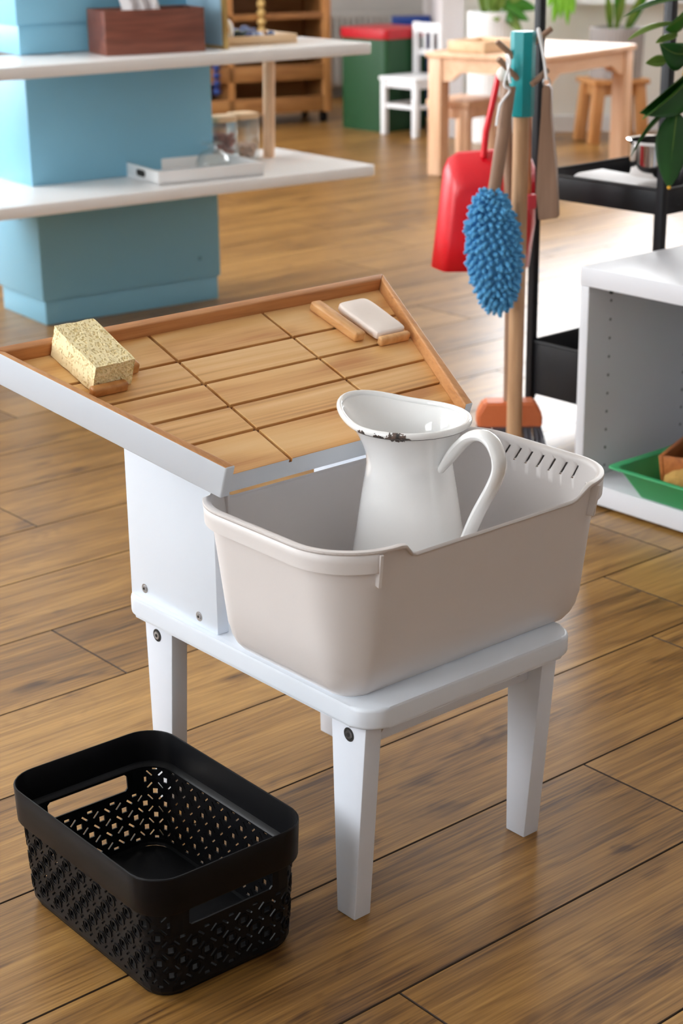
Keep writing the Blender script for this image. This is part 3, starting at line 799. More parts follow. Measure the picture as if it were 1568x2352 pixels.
# tissue box
tb = thing('tissue_box', 'dark brown wooden tissue box on the upper white shelf', 'tissue box', U(.275, -.085, .6502), UR + math.radians(-9))
M['walnut'] = wood('walnut_veneer', srgb(92, 50, 38), srgb(124, 70, 54), srgb(146, 88, 68), 'X', 50, 10, 300, .4, .3)
bm = BM(); box(bm, -.125, .125, -.065, .065, 0, .102, .002)
bmesh.ops.delete(bm, geom=[f for f in bm.faces if f.normal.z > .9 and f.calc_center_median().z > .1], context='FACES')
o = mesh_obj('body', bm, M['walnut'], tb); solidify(o, .006, -1)
bm = BM(); box(bm, -.118, .118, -.058, .058, .084, .09, .001); mesh_obj('lid', bm, M['walnut'], tb)
M['paper'] = plain('tissue_paper', srgb(244, 244, 246), .9, .02, 40)
bm = BM(); n = 14; rows = []
for j in range(9):
    t = j/8; rows.append([(.05*(i/n*2-1)*(1-.1*t) - .012 + .004*math.sin(i*1.9+j), .012*math.sin(i*1.35+.4*j)*(1-.3*t), .088+.085*t-.012*abs(i/n*2-1)*t) for i in range(n+1)])
grid_rings(bm, rows, False); o = mesh_obj('tissue', bm, M['paper'], tb); solidify(o, .0008)
# brass edged frame leaning behind the tissue box
pf = thing('picture_frame', 'thin brass edged frame standing behind the brown tissue box', 'frame', U(.455, -.055, .6502), UR)
bm = BM(); box(bm, -.006, .006, -.1, .1, 0, .22, .001); mesh_obj('frame', bm, plain('brass', srgb(190, 160, 100), .35, .05, 50, metal=.6), pf)
bm = BM(); box(bm, -.008, -.005, -.092, .092, .008, .212); mesh_obj('picture_panel', bm, plain('blue_grey_card', srgb(150, 185, 205), .6), pf)
# tray of small items on the upper shelf
M['pale'] = wood('pale_birch', srgb(206, 168, 124), srgb(226, 192, 150), srgb(238, 208, 172), 'X', 50, 12, 240, .5, .25)
def open_tray(name, label, cat, loc, rz, w, d, h, mat, t=.006, holes=False, hc=None):
    tr = thing(name, label, cat, loc, rz); bm = BM(); box(bm, -w/2, w/2, -d/2, d/2, 0, t); mesh_obj('tray_base', bm, mat, tr)
    for i, (a, b, c, e) in enumerate(((-w/2, w/2, -d/2, -d/2+t), (-w/2, w/2, d/2-t, d/2), (-w/2, -w/2+t, -d/2+t, d/2-t), (w/2-t, w/2, -d/2+t, d/2-t))):
        bm = BM(); box(bm, a, b, c, e, 0, h, .001); sd = mesh_obj('tray_side', bm, mat, tr)
        if holes and i >= 2:
            bm = BM(); sx = a-.0006 if i == 2 else b+.0006
            prism(bm, rrpoly(0, 0, .05, .016, .0078, 6), -.0008, .0008)
            bmesh.ops.transform(bm, matrix=Matrix.Translation((sx, 0, h*.55)) @ Matrix.Rotation(PI/2, 4, 'Y') @ Matrix.Rotation(PI/2, 4, 'Z'), verts=bm.verts[:])
            mesh_obj('hand_hole', bm, M['dark_hole'], sd)
    return tr
open_tray('wooden_tray', 'pale wooden tray of small sewing odds and ends on the upper white shelf', 'tray', U(.60, -.02, .6502), UR+math.radians(-4), .20, .16, .022, M['pale'])
rnd = random.Random(11)
tcol = [srgb(60, 80, 140), srgb(150, 165, 200), srgb(190, 180, 70), srgb(30, 60, 60), srgb(220, 222, 228), srgb(90, 110, 160)]
for k, (nm, x, y, r) in enumerate((('dark blue', .585, -.055, .012), ('pale lilac', .612, -.05, .011), ('mustard yellow', .572, -.02, .013), ('deep teal', .60, -.015, .012), ('pearl white', .632, -.03, .010), ('mid blue', .655, -.045, .011))):
    bm = BM(); sphere(bm, (0, 0, 0), r, 12, 8)
    q = mesh_obj('bead', bm, plain('bead_paint_%d' % k, tcol[k], .25), loc=U(x, y, .6562+r))
    tag(q, nm + ' round bead in the pale wooden tray on the upper shelf', 'bead', 'beads in the pale tray')
bm = BM()
for k in range(160):
    x, y = rnd.gauss(0, .026), rnd.gauss(0, .02); z = max(0, .026*(1-(x/.06)**2-(y/.045)**2))*rnd.random()
    bmesh.ops.create_icosphere(bm, subdivisions=1, radius=rnd.uniform(.003, .005), matrix=Matrix.Translation((max(-.06, min(.06, x)), max(-.05, min(.045, y)), z+.004)))
q = mesh_obj('button_heap', bm, plain('button_blue_white', srgb(140, 152, 190), .3, .5, 140), loc=U(.615, .02, .6565), kind='stuff'); tag(q, 'heap of tiny blue and white buttons in the pale wooden tray', 'buttons')
bm = BM(); tube(bm, [(.0, .02*math.cos(a), .027+.025*math.sin(a)) for a in [2*PI*k/20 for k in range(20)]], .006, .006, 8, closed=True, up=(1, 0, 0))
q = mesh_obj('tape_roll', bm, M['paper'], loc=U(.515, -.06, .657)); tag(q, 'white ring shaped tape roll at the left of the pale wooden tray', 'tape roll')
bm = BM(); lathe(bm, [(.014, 0), (.017, .004), (.017, .016), (.012, .024), (.004, .027)], 16)
q = mesh_obj('pincushion', bm, plain('dark_green_felt', srgb(18, 34, 32), .8), loc=U(.548, -.06, .6565)); tag(q, 'dark green rounded pincushion in the pale wooden tray', 'pincushion')
# lower shelf: white tray, upturned glass, two jars
open_tray('white_tray', 'white tray with an oval hand hole on the lower white shelf', 'tray', U(.385, -.095, .3452), UR+math.radians(-5), .285, .205, .034, M['shelf_white'], .008, True)
M['glass'] = glassy('clear_glass', (.97, .985, .985), .03, .78)
gl = thing('glass_goblet', 'upturned clear glass goblet standing on the white tray', 'glass', U(.462, -.06, .3535))
bm = BM(); lathe(bm, [(.041, 0), (.0425, .006), (.041, .018), (.034, .032), (.022, .043), (.010, .048), (.0075, .053), (.012, .058)], 28, cap0=False, cap1=False)
o = mesh_obj('bowl', bm, M['glass'], gl); solidify(o, .0015)
bm = BM(); lathe(bm, [(.012, .058), (.026, .060), (.027, .063), (.012, .066)], 28); mesh_obj('foot', bm, M['glass'], gl)
def jar(loc, label, fill, fcol):
    j = thing('storage_jar', label, 'jar', loc, UR, 'square jars on the lower shelf')
    bm = BM(); prism(bm, rrpoly(0, 0, .068, .068, .012, 5), 0, .104, .001); bmesh.ops.delete(bm, geom=[f for f in bm.faces if f.normal.z > .9], context='FACES')
    o = mesh_obj('glass_body', bm, M['glass'], j); solidify(o, .0022)
    bm = BM(); prism(bm, rrpoly(0, 0, .07, .07, .014, 5), .104, .118, .002); mesh_obj('lid', bm, M['pale'], j)
    bm = BM(); rr = random.Random(3)
    for k in range(170):
        z = .006 + rr.random()*fill
        a, b = rr.uniform(-.027, .027), rr.uniform(-.027, .027)
        bmesh.ops.create_icosphere(bm, subdivisions=1, radius=rr.uniform(.0055, .0078), matrix=Matrix.Translation((a, b, z)))
    mesh_obj('contents', bm, plain('jar_fill', fcol, .5, .3, 300), j, kind='stuff')
jar(U(.565, .065, .3452), 'square glass jar of dark beans with a pale wooden lid beside the blue column',   .066, srgb(160, 98, 84))
jar(U(.645, .085, .3452), 'square glass jar of pale grain with a wooden lid beside the wooden post', .03, srgb(190, 150, 120))

# ================================================================== CLEANING TOOL STAND and the tools hung on it
M['teal'] = plain('teal_paint', srgb(0, 146, 152), .38, .03, 20)
M['pole'] = wood('broom_pole_wood', srgb(160, 118, 82), srgb(190, 150, 112), srgb(206, 170, 134), 'Z', 50, 14, 300, .5, .2)
M['taupe'] = wood('greyed_beech', srgb(128, 98, 78), srgb(150, 118, 96), srgb(166, 134, 112), 'Z', 50, 14, 300, .5, .15)
TP = Vector((2.262, 2.158, 0))
def T3(r, d, z): return ER*r + EF*d + Vector((0, 0, z))      # offsets from the pole along the room's own axes
ts = thing('tool_stand', 'wooden pole stand with a teal top and peg hooks for cleaning tools', 'tool stand', TP)
bm = BM(); lathe(bm, [(.0, .0), (.032, 0), (.032, .006), (.0145, .012), (.0145, .64), (.0, .64)], 20, cap0=False, cap1=False); mesh_obj('pole', bm, M['pole'], ts)
bm = BM(); lathe(bm, [(.0, .628), (.021, .628), (.022, .631), (.022, .770), (.021, .773), (0, .773)], 8, cap0=False, cap1=False); mesh_obj('teal_top', bm, M['teal'], ts, smooth=.3)
pegs = [((-.014, -.005, .728), (-.047, -.012, .757)), ((-.010, -.015, .694), (-.046, -.034, .730)), ((.014, .004, .748), (.050, .014, .776)), ((.012, -.014, .682), (.046, -.03, .708))]
pegs[3] = ((.044, .004, .706), (.0145, -.02, .684))
for a, b in pegs:
    bm = BM(); pa, pb = T3(*a), T3(*b); cyl(bm, pa, pb, .0052, 12)
    mesh_obj('peg', bm, M['taupe'], ts)
# duster with a blue chenille head
dl = thing('chenille_duster', 'blue chenille duster with a wooden handle hanging from the left peg', 'duster', TP + T3(-.05, -.055, .40))
def D3(r, d, z): return T3(r+.05, d+.055, z-.40)
M['chenille'] = plain('blue_chenille', srgb(84, 158, 206), .85, .12, 120)
bm = BM(); tube(bm, [T3(.0, -.0, -.10), T3(.0, 0, .11), T3(.012, .0, .20), T3(.0225, .004, .285)], .0115, .008, 12, up=ER); mesh_obj('handle', bm, M['taupe'], dl)
bm = BM(); cord = catmull([T3(.0225, -.004, .278), T3(.006, -.012, .255), T3(.0, -.010, .22)][::-1] + [T3(.012, -.010, .29), T3(.022, -.004, .325), T3(.018, .016, .335), T3(.024, .004, .29)], 6)
tube(bm, cord, .0022, .0022, 8); mesh_obj('hanging_cord', bm, M['paper'], dl)
core_a, core_b, core_c = .039, .030, .103
bm = BM(); sphere(bm, (0, 0, 0), 1, 20, 14, (1, 1, 1))
for v in bm.verts: v.co = T3(v.co.x*core_a, v.co.y*core_b, v.co.z*core_c)
mesh_obj('head_core', bm, M['chenille'], dl)
bm = BM(); rnd = random.Random(9); N = 430
for k in range(N):
    z = 1-2*(k+.5)/N; ph = k*2.39996; s = math.sqrt(1-z*z)
    nrm = Vector((s*math.cos(ph), s*math.sin(ph), z))
    p = Vector((nrm.x*core_a, nrm.y*core_b, nrm.z*core_c)); q = Vector((nrm.x/core_a, nrm.y/core_b, nrm.z/core_c)).normalized()
    q = (q + Vector((rnd.uniform(-.35, .35), rnd.uniform(-.35, .35), rnd.uniform(-.5, .1)))).normalized()
    p.x += -.010*(z-.1); ln = rnd.uniform(.010, .017)
    pts = [T3(*(p - q*.003)), T3(*(p + q*ln*.6)), T3(*(p + q*ln + Vector((0, 0, -.002))))]
    tube(bm, pts, .0043, .0043, 7, radii=[.8, 1.0, .66])
mesh_obj('chenille_fingers', bm, M['chenille'], dl, kind='stuff', smooth=1.2)
# broom
br = thing('broom', 'small broom with an orange block and grey bristles standing behind the teal pole', 'broom', TP + T3(-.006, .06, 0))
bm = BM(); tube(bm, [T3(0, 0, .085), T3(-.002, .0, .4), T3(-.019, .0, .69)], .0095, .0095, 14); mesh_obj('stick', bm, M['taupe'], br)
bm = BM(); sphere(bm, T3(-.0195, 0, .695), .0145, 16, 10); mesh_obj('knob', bm, plain('white_knob', srgb(226, 218, 210), .5), br)
M['orange'] = plain('orange_broom_block', srgb(214, 118, 72), .5, .05, 40)
bm = BM()
pts = [(-.060, .040), (-.060, .066), (-.046, .090), (.050, .090), (.064, .066), (.064, .040)]
A = [bm.verts.new(T3(x, -.022, z)) for x, z in pts]; B = [bm.verts.new(T3(x, .022, z)) for x, z in pts]
bm.faces.new(A); bm.faces.new(B[::-1]); [bm.faces.new((A[i], B[i], B[(i+1) % 6], A[(i+1) % 6])) for i in range(6)]
bmesh.ops.bevel(bm, geom=bm.edges[:], offset=.004, segments=3, affect='EDGES'); mesh_obj('block', bm, M['orange'], br)
bm = BM(); rnd = random.Random(4)
for i in range(26):
    for j in range(8):
        x, y = -.057+.118*i/25, -.017+.034*j/7
        ex = x*1.08 + rnd.uniform(-.006, .006) + (.006 if x > .045 else 0); ey = y*1.3 + rnd.uniform(-.005, .005)
        tube(bm, [T3(x, y, .043), T3((x+ex)/2+.001, (y+ey)/2, .022), T3(ex, ey, .0015+rnd.random()*.004)], .0016, .0016, 4)
mesh_obj('bristles', bm, plain('grey_bristles', srgb(112, 112, 122), .7, .2, 200), br, kind='stuff', smooth=None)
# dustpan
dp = thing('dustpan', 'red plastic dustpan hanging behind the wooden pole', 'dustpan', TP + T3(-.045, .095, .43))
M['red'] = plain('red_plastic', srgb(216, 14, 34), .33, .03, 20)
M['red_in'] = M['red']
bm = BM()
def pan_ring(k, y):       # outline of the pan in (r,z), k shrinks it, y depth
    o = [(-.105, -.094), (-.096, -.02), (-.084, .088), (-.076, .106), (-.058, .118), (.02, .123), (.060, .122), (.076, .112), (.085, .088), (.088, -.01), (.078, -.094)]
    c = (-.006, -.094); return [T3(c[0]+(x-c[0])*k, y, c[1]+(z-c[1])*(k if z > -.09 else 1)) for x, z in o]
rings = [pan_ring(1, .035), pan_ring(.985, .02), pan_ring(.80, -.022), pan_ring(.72, -.026)]
V = [[bm.verts.new(p) for p in r] for r in rings]
for a, b in zip(V, V[1:]):
    for i in range(len(a)-1): bm.faces.new((a[i], a[i+1], b[i+1], b[i]))
bm.faces.new(V[-1])
o = mesh_obj('pan', bm, M['red'], dp, smooth=.8); solidify(o, .0022, 0)
bm = BM(); tube(bm, [T3(-.012, .012, .112), T3(-.008, .008, .16), T3(.003, .0, .215), T3(.012, -.004, .262)], .009, .006, 12, up=EF); mesh_obj('handle', bm, M['red'], dp)
# small hand broom handle / wooden paddle on the right peg
pd = thing('wooden_paddle', 'flat wooden paddle widening downwards hanging from the right peg', 'paddle', TP + T3(.042, -.022, .56))
bm = BM()
pr = [(-.010, .120), (-.0115, .06), (-.0145, .0), (-.0165, -.06), (-.0105, -.113), (.0245, -.108), (.0185, -.03), (.0115, .03), (.006, .075), (.0055, .117), (.001, .123), (-.007, .124)]
A = [bm.verts.new(T3(x, -.007, z)) for x, z in pr]; B = [bm.verts.new(T3(x+.006, .012, z)) for x, z in pr]
bm.faces.new(A); bm.faces.new(B[::-1]); [bm.faces.new((A[i], B[i], B[(i+1) % 12], A[(i+1) % 12])) for i in range(12)]
bmesh.ops.bevel(bm, geom=bm.edges[:], offset=.002, segments=2, affect='EDGES'); mesh_obj('blade', bm, M['taupe'], pd, smooth=.7)
bm = BM(); tube(bm, [T3(-.002+.006*math.cos(a), -.002, .128+.008*math.sin(a)) for a in [2*PI*k/16 for k in range(16)]], .0013, .0013, 6, closed=True, up=EF); mesh_obj('screw_eye', bm, M['steel'], pd)
bm = BM(); tube(bm, catmull([T3(-.002, -.002, .132), T3(-.009, 0, .175), T3(-.0185, .004, .215), T3(-.012, .02, .205), T3(-.002, .006, .136)], 6), .0024, .0024, 8); mesh_obj('hanging_cord', bm, M['paper'], pd)
# short brush handle behind the pole
hb = thing('hand_brush', 'thin wooden hand brush handle with a cream cap behind the teal pole', 'brush', TP + T3(.018, .055, .54))
bm = BM(); cyl(bm, T3(0, 0, .085), T3(.003, 0, -.06), .0062, 12); mesh_obj('handle', bm, wood('copper_wood', srgb(150, 86, 50), srgb(180, 110, 68), srgb(200, 130, 86), 'Z', 60, 12), hb)
bm = BM(); sphere(bm, T3(0, 0, .09), .0085, 14, 10); mesh_obj('cap', bm, plain('cream_cap', srgb(238, 214, 190), .5), hb)
bm = BM(); box(bm, -.012, .012, -.016, .016, -.085, -.058, .003); mesh_obj('brush_block', bm, plain('pink_brush_block', srgb(232, 70, 84), .4), hb)

# ================================================================== BLACK TROLLEY
TRO = Vector((2.438, 2.284, 0)); TRR = math.radians(1)
tro = thing('utility_trolley', 'black metal two tier utility trolley behind the tool stand', 'trolley', TRO, TRR)
TWX, TWY = .38, -.303
for x in (0, TWX):
    for y in (0, TWY):
        bm = BM(); box(bm, x-.008, x+.008, y-.008, y+.008, .05, 1.05, .002); post_ = mesh_obj('post', bm, M['black_metal'], tro)
        bm = BM(); cyl(bm, (x-.004, y+.012, .0225), (x+.010, y+.012, .0225), .0225, 18); mesh_obj('caster', bm, M['black'], post_)
def tier(z0, z1, nm):
    t = .0025; bm = BM(); box(bm, .008, TWX-.008, TWY+.008, -.008, z0, z0+t); mesh_obj('tier_base', bm, M['black_metal'], tro)
    for a, b, c, d in ((-.002, .0005, TWY+.01, -.01), (TWX-.001, TWX+.002, TWY+.01, -.01), (.01, TWX-.01, -.0005, .002), (.01, TWX-.01, TWY-.002, TWY+.001)):
        bm = BM(); box(bm, a, b, c, d, z0, z1, .0006); sd = mesh_obj('tier_side', bm, M['black_metal'], tro)
        bm = BM()
        if b-a < .01: tube(bm, [((a+b)/2, c, z1), ((a+b)/2, d, z1)], .003, .003, 8)
        else: tube(bm, [(a, (c+d)/2, z1), (b, (c+d)/2, z1)], .003, .003, 8)
        mesh_obj('rolled_edge', bm, M['black_metal'], sd)
tier(.452, .497, 'upper'); tier(.062, .168, 'lower')
bm = BM(); box(bm, .0, TWX, TWY, 0, 1.0, 1.003); mesh_obj('tier_base', bm, M['black_metal'], tro)
def W(x, y, z): c, s = math.cos(TRR), math.sin(TRR); return TRO + Vector((c*x-s*y, s*x+c*y, z))
bm = BM(); box(bm, -.045, .045, -.085, .075, 0, .030, .012, 4)
for v in bm.verts: v.co.z += .006*math.sin(v.co.y*40)*(1 if v.co.z > .015 else 0)
o = mesh_obj('folded_cloth', bm, M['paper'], loc=W(.075, -.135, .4665), rot=(0, 0, TRR)); tag(o, 'folded white cloth on the pink tray in the black trolley', 'cloth')
bm = BM(); prism(bm, rrpoly(0, 0, .12, .205, .02, 5), 0, .011, .003); o = mesh_obj('pink_tray', bm, plain('pink_plastic', srgb(226, 110, 130), .35), loc=W(.075, -.125, .4548), rot=(0, 0, TRR)); tag(o, 'flat pink plastic tray under the white cloth in the black trolley', 'tray')
sp = thing('steel_saucepan', 'shiny steel saucepan in the upper tier of the black trolley', 'saucepan', W(.148, -.176, .4548))
M['chrome'] = plain('polished_steel', (.75, .72, .7), .08, .02, 40, metal=1.0)
bm = BM(); lathe(bm, [(.0, 0), (.050, 0), (.055, .004), (.056, .10), (.062, .106), (.0625, .1075), (.055, .106), (.054, .006), (.0, .004)], 36, cap0=False, cap1=False); mesh_obj('pan_body', bm, M['chrome'], sp)
bm = BM(); tube(bm, [(.05, .005, .088), (.085, .02, .093), (.14, .03, .096)], .011, .007, 10); mesh_obj('pan_handle', bm, M['black'], sp)

# ================================================================== WHITE LOW CABINET on the right
M['melamine'] = plain('white_melamine', srgb(206, 207, 212), .32, .012, 8)
CR = Vector((2.150, 1.907, 0))
cb = thing('low_cabinet', 'open white low cabinet with shelf pin holes beside the basin', 'cabinet', CR)
CW, CD_ = .9, .40
for nm, a in (('cabinet_top', (0, CD_, -CW, 0,   .381, .413)), ('side_panel', (.001, CD_, -.019, 0, .006, .381)), ('side_panel', (.001, CD_, -CW, -CW+.019, .006, .381)),
              ('cabinet_bottom', (.001, CD_, -CW+.019, -.019, .006, .041)), ('back_panel', (CD_-.008, CD_-.001, -CW+.019, -.019, .041, .381))):
    bm = BM(); box(bm, *a, .0012); pn = mesh_obj(nm, bm, M['melamine'], cb)
    if nm == 'side_panel' and a[3] == 0:
        for x in (.058, .262):
            for k in range(10):
                bm = BM(); cyl(bm, (x, -.0196, .349-.0325*k), (x, -.0188, .349-.0325*k), .0026, 10); mesh_obj('pin_hole', bm, plain('pin_hole_grey', (.16, .16, .17), .7), pn)
        bm = BM(); cyl(bm, (.058, -.0198, .366), (.058, -.0188, .366), .0062, 14); mesh_obj('cam_hole', bm, M['dark_hole'], pn)
for y in (-.06, -CW+.06):
    for x in (.06, CD_-.06):
        bm = BM(); cyl(bm, (x, y, 0), (x, y, .0065), .016, 12); mesh_obj('foot', bm, M['black'], cb)
M['green_bin'] = plain('translucent_green_plastic', srgb(52, 168, 104), .35, .03, 10, trans=.25)
gb = thing('green_bin', 'translucent green plastic bin in the white low cabinet', 'bin', Vector((2.245, 1.637, .0412)))
bm = BM()
R_ = [rrpoly(0, 0, .18, .26, .012, 5), rrpoly(0, 0, .235, .315, .014, 5), rrpoly(0, 0, .26, .34, .016, 5)]
V, F = grid_rings(bm, [[(*p, .001) for p in R_[0]], [(*p, .050) for p in R_[1]], [(*p, .051) for p in R_[2]]]); bm.faces.new(V[0][::-1])
o = mesh_obj('bin_shell', bm, M['green_bin'], gb); solidify(o, .002, 1)
tw_ = thing('wooden_box', 'small open orange brown wooden box inside the green bin', 'box', Vector((2.275, 1.71, .0455)), .35)
M['oak_box'] = wood('orange_box_wood', srgb(140, 78, 34), srgb(176, 104, 52), srgb(196, 124, 68), 'X', 60, 12, 260, .4, .3)
for a, b, c, d in ((-.06, .06, -.065, -.058), (-.06, .06, .058, .065), (-.06, -.053, -.058, .058), (.053, .06, -.058, .058)):
    bm = BM(); hexa(bm, [(a, c, 0), (b, c, 0), (b, d, 0), (a, d, 0), (a*1.1, c*1.1, .064), (b*1.1, c*1.1, .064), (b*1.1, d*1.1, .064), (a*1.1, d*1.1, .064)], .0015); mesh_obj('box_side', bm, M['oak_box'], tw_)
bm = BM(); box(bm, -.058, .058, -.06, .06, 0, .005); mesh_obj('box_base', bm, M['oak_box'], tw_)
bm = BM(); box(bm, -.03, .04, -.045, .035, 0, .06, .003); o = mesh_obj('dark_pouch', bm, plain('navy_cloth', srgb(26, 32, 52), .8), loc=Vector((2.275, 1.71, .051)), rot=(0, 0, .35)); tag(o, 'dark navy pouch inside the orange brown wooden box', 'pouch')
bm = BM(); bmesh.ops.create_icosphere(bm, subdivisions=4, radius=.035)
for v in bm.verts:
    q = v.co.normalized(); f = 1 + .10*noise.noise(q*4) + .05*noise.noise(q*14) + .03*noise.noise(q*40); v.co = Vector((q.x*.024, q.y*.040, q.z*.027))*f
o = mesh_obj('natural_sponge', bm, plain('natural_sponge', srgb(182, 142, 74), .95, .2, 150, bump=.6), loc=Vector((2.186, 1.690, .0725)), rot=(0, 0, .3)); tag(o, 'rough tan natural sponge in the front of the green bin', 'sponge')

# ================================================================== BEHIND: table, chairs, stool, planters, toy box, bead cabinet
M['beech'] = wood('pale_beech', srgb(206, 158, 122), srgb(226, 182, 146), srgb(238, 202, 170), 'X', 46, 12, 220, .42, .25)
M['beech_z'] = wood('pale_beech_upright', srgb(206, 158, 122), srgb(226, 182, 146), srgb(238, 202, 170), 'Z', 46, 12, 220, .42, .25)
M['honey'] = wood('honey_pine', srgb(164, 108, 58), srgb(192, 136, 82), srgb(210, 158, 104), 'Z', 46, 12, 220, .45, .35)
M['oakd'] = wood('amber_plywood', srgb(128, 82, 40), srgb(164, 112, 62), srgb(184, 134, 80), 'X', 30, 10, 200, .5, .4)
TW_, TD_, TH_ = .69, .50, .452
tab = thing('kids_table', 'low pale beech table with arched aprons in front of the window wall', 'table', (4.6, 4.3, 0), .2)
bm = BM(); box(bm, 0, TW_, 0, TD_, TH_-.020, TH_, .003); mesh_obj('tabletop', bm, M['beech'], tab)
LG = .058
for x in (.008, TW_-LG-.008):
    for y in (.008, TD_-LG-.008):
        bm = BM(); box(bm, x, x+LG, y, y+LG, 0, TH_-.02, .004); mesh_obj('leg', bm, M['beech_z'], tab)
def apron(p0, p1, t, hgt=.085, cut=.035):
    """board between two legs with a shallow arch cut into its lower edge"""
    p0, p1 = Vector(p0), Vector(p1); n = 18; d = (p1-p0).normalized(); nn = Vector((-d.y, d.x, 0))*t; Lh = (p1-p0).length
    bm = BM(); top = TH_-.02
    A = []; B = []
    for k in range(n+1):
        u = k/n; a = p0 + d*(Lh*u); e = min(u, 1-u)*Lh
        zc = top-hgt + cut*sstep(.03, .09, e)
        A.append((bm.verts.new(a + Vector((0, 0, top))), bm.verts.new(a + Vector((0, 0, zc))))); B.append((bm.verts.new(a + nn + Vector((0, 0, top))), bm.verts.new(a + nn + Vector((0, 0, zc)))))
    for k in range(n):
        bm.faces.new((A[k][0], A[k+1][0], A[k+1][1], A[k][1])); bm.faces.new((B[k][1], B[k+1][1], B[k+1][0], B[k][0])); bm.faces.new((A[k][1], A[k+1][1], B[k+1][1], B[k][1]))
    bm.faces.new((A[0][0], A[0][1], B[0][1], B[0][0])); bm.faces.new((A[n][0], B[n][0], B[n][1], A[n][1]))
    mesh_obj('apron', bm, M['beech'], tab, smooth=.5)
i0 = LG+.008
apron((i0, .016, 0), (TW_-i0, .016, 0), .018); apron((i0, TD_-.034, 0), (TW_-i0, TD_-.034, 0), .018)
apron((.034, i0, 0), (.034, TD_-i0, 0), .018); apron((TW_-.016, i0, 0), (TW_-.016, TD_-i0, 0), .018)
def TBP(x, y, z): c, s = math.cos(.2), math.sin(.2); return Vector((4.6+c*x-s*y, 4.3+s*x+c*y, z))
wb = open_tray('wooden_box', 'pale open wooden box standing on the beech table', 'box', TBP(.12, .33, TH_+.0002), .2, .21, .16, .042, M['pale'], .008)
# stool tucked under the table
def stool(name, label, loc, rz, w, h, mat, splay, lw=.036, seat=.022, board=False):
    st = thing(name, label, 'stool', loc, rz)
    bm = BM(); box(bm, -w/2, w/2, -w*.42, w*.42, h-seat, h, .004); mesh_obj('seat', bm, mat, st)
    for sx in (-1, 1):
        for sy in (-1, 1):
            x, y = sx*(w/2-lw*.8), sy*(w*.42-lw*.8); X, Y = x+sx*splay, y+sy*splay*.4
            bm = BM(); a = lw/2
            hexa(bm, [(X-a, Y-a, 0), (X+a, Y-a, 0), (X+a, Y+a, 0), (X-a, Y+a, 0), (x-a, y-a, h-seat), (x+a, y-a, h-seat), (x+a, y+a, h-seat), (x-a, y+a, h-seat)], .003); mesh_obj('leg', bm, mat, st)
    for sy in (-1, 1):
        bm = BM(); y = sy*(w*.42-lw*.8); box(bm, -w/2+lw, w/2-lw, y-.008, y+.008, h-seat-.045, h-seat, .002); mesh_obj('rail', bm, mat, st)
    for sx in (-1, 1):
        bm = BM(); x = sx*(w/2-lw*.8); box(bm, x-.008, x+.008, -w*.42+lw, w*.42-lw, h-seat-.045, h-seat, .002); mesh_obj('rail', bm, mat, st)
    return st
stool('beech_stool', 'small pale beech stool tucked under the left of the low table', (4.715, 4.80, 0), .2, .23, .268, M['beech_z'], .0)
stool('honey_stool', 'honey pine stool with splayed legs carrying the ribbed grey planter', tuple(RD(1.165, 7.47)), -.45, .25, .262, M['honey'], .022, .044)
# ribbed planters
def planter(name, label, loc, r, h, mat, ribs=48):
    p = thing(name, label, 'planter', loc); bm = BM(); n = ribs*2
    def ring(rr, z): return [((rr*(1 if k % 2 else .975))*math.cos(2*PI*k/n), (rr*(1 if k % 2 else .975))*math.sin(2*PI*k/n), z) for k in range(n)]
    R_ = [ring(r*.93, 0), ring(r*.95, .006), ring(r, h-.008), ring(r*.985, h), ring(r*.90, h), ring(r*.88, h-.03)]
    V, F = grid_rings(bm, R_); bm.faces.new(V[0][::-1]); mesh_obj('pot', bm, mat, p, smooth=.2)
    bm = BM(); lathe(bm, [(0, h-.032), (r*.9, h-.032), (r*.9, h-.028), (0, h-.026)], 24, cap0=False, cap1=False); mesh_obj('soil', bm, plain('potting_soil', srgb(50, 38, 30), .95, .3, 80, bump=1.0), p)
    return p
M['grey_pot'] = plain('grey_ribbed_pot', srgb(152, 146, 144), .7, .03, 10)
M['white_pot'] = plain('white_ribbed_pot', srgb(236, 238, 240), .5, .02, 10)
gp = planter('grey_planter', 'grey ribbed planter standing on the honey pine stool', RD(1.175, 7.47, .2622), .115, .205, M['grey_pot'])
wp = planter('white_planter', 'tall white ribbed floor planter behind the low beech table', RD(.648, 7.5), .097, .535, M['white_pot'], 36)
def leaf_mat(name, a, b, rough=.35):
    m, n, l, p = new_mat(name); setp(p, rough=rough, spec=.5)
    tc = n.new('ShaderNodeTexCoord'); nz = n.new('ShaderNodeTexNoise'); nz.inputs['Scale'].default_value = 18; l.new(tc.outputs['Object'], nz.inputs['Vector'])
    mx = n.new('ShaderNodeMix'); mx.data_type = 'RGBA'; mx.inputs['A'].default_value = (*a, 1); mx.inputs['B'].default_value = (*b, 1)
    l.new(nz.outputs['Fac'], mx.inputs['Factor']); l.new(mx.outputs['Result'], p.inputs['Base Color'])
    tr = n.new('ShaderNodeBsdfTranslucent'); l.new(mx.outputs['Result'], tr.inputs['Color'])
    ms = n.new('ShaderNodeMixShader'); ms.inputs['Fac'].default_value = .35; l.new(p.outputs[0], ms.inputs[1]); l.new(tr.outputs[0], ms.inputs[2]); l.new(ms.outputs[0], n['Material Output'].inputs['Surface'])
    return m
M['leaf_dark'] = leaf_mat('dark_green_leaf', srgb(28, 74, 30), srgb(52, 108, 44))
M['leaf_mid'] = leaf_mat('green_leaf', srgb(44, 110, 30), srgb(80, 150, 40))
M['leaf_neon'] = leaf_mat('neon_green_leaf', srgb(120, 190, 30), srgb(160, 220, 60))
M['leaf_pale'] = leaf_mat('pale_green_leaf', srgb(100, 140, 50), srgb(150, 170, 90))
M['yellow_tip'] = plain('yellowed_leaf_tip', srgb(214, 160, 30), .5)
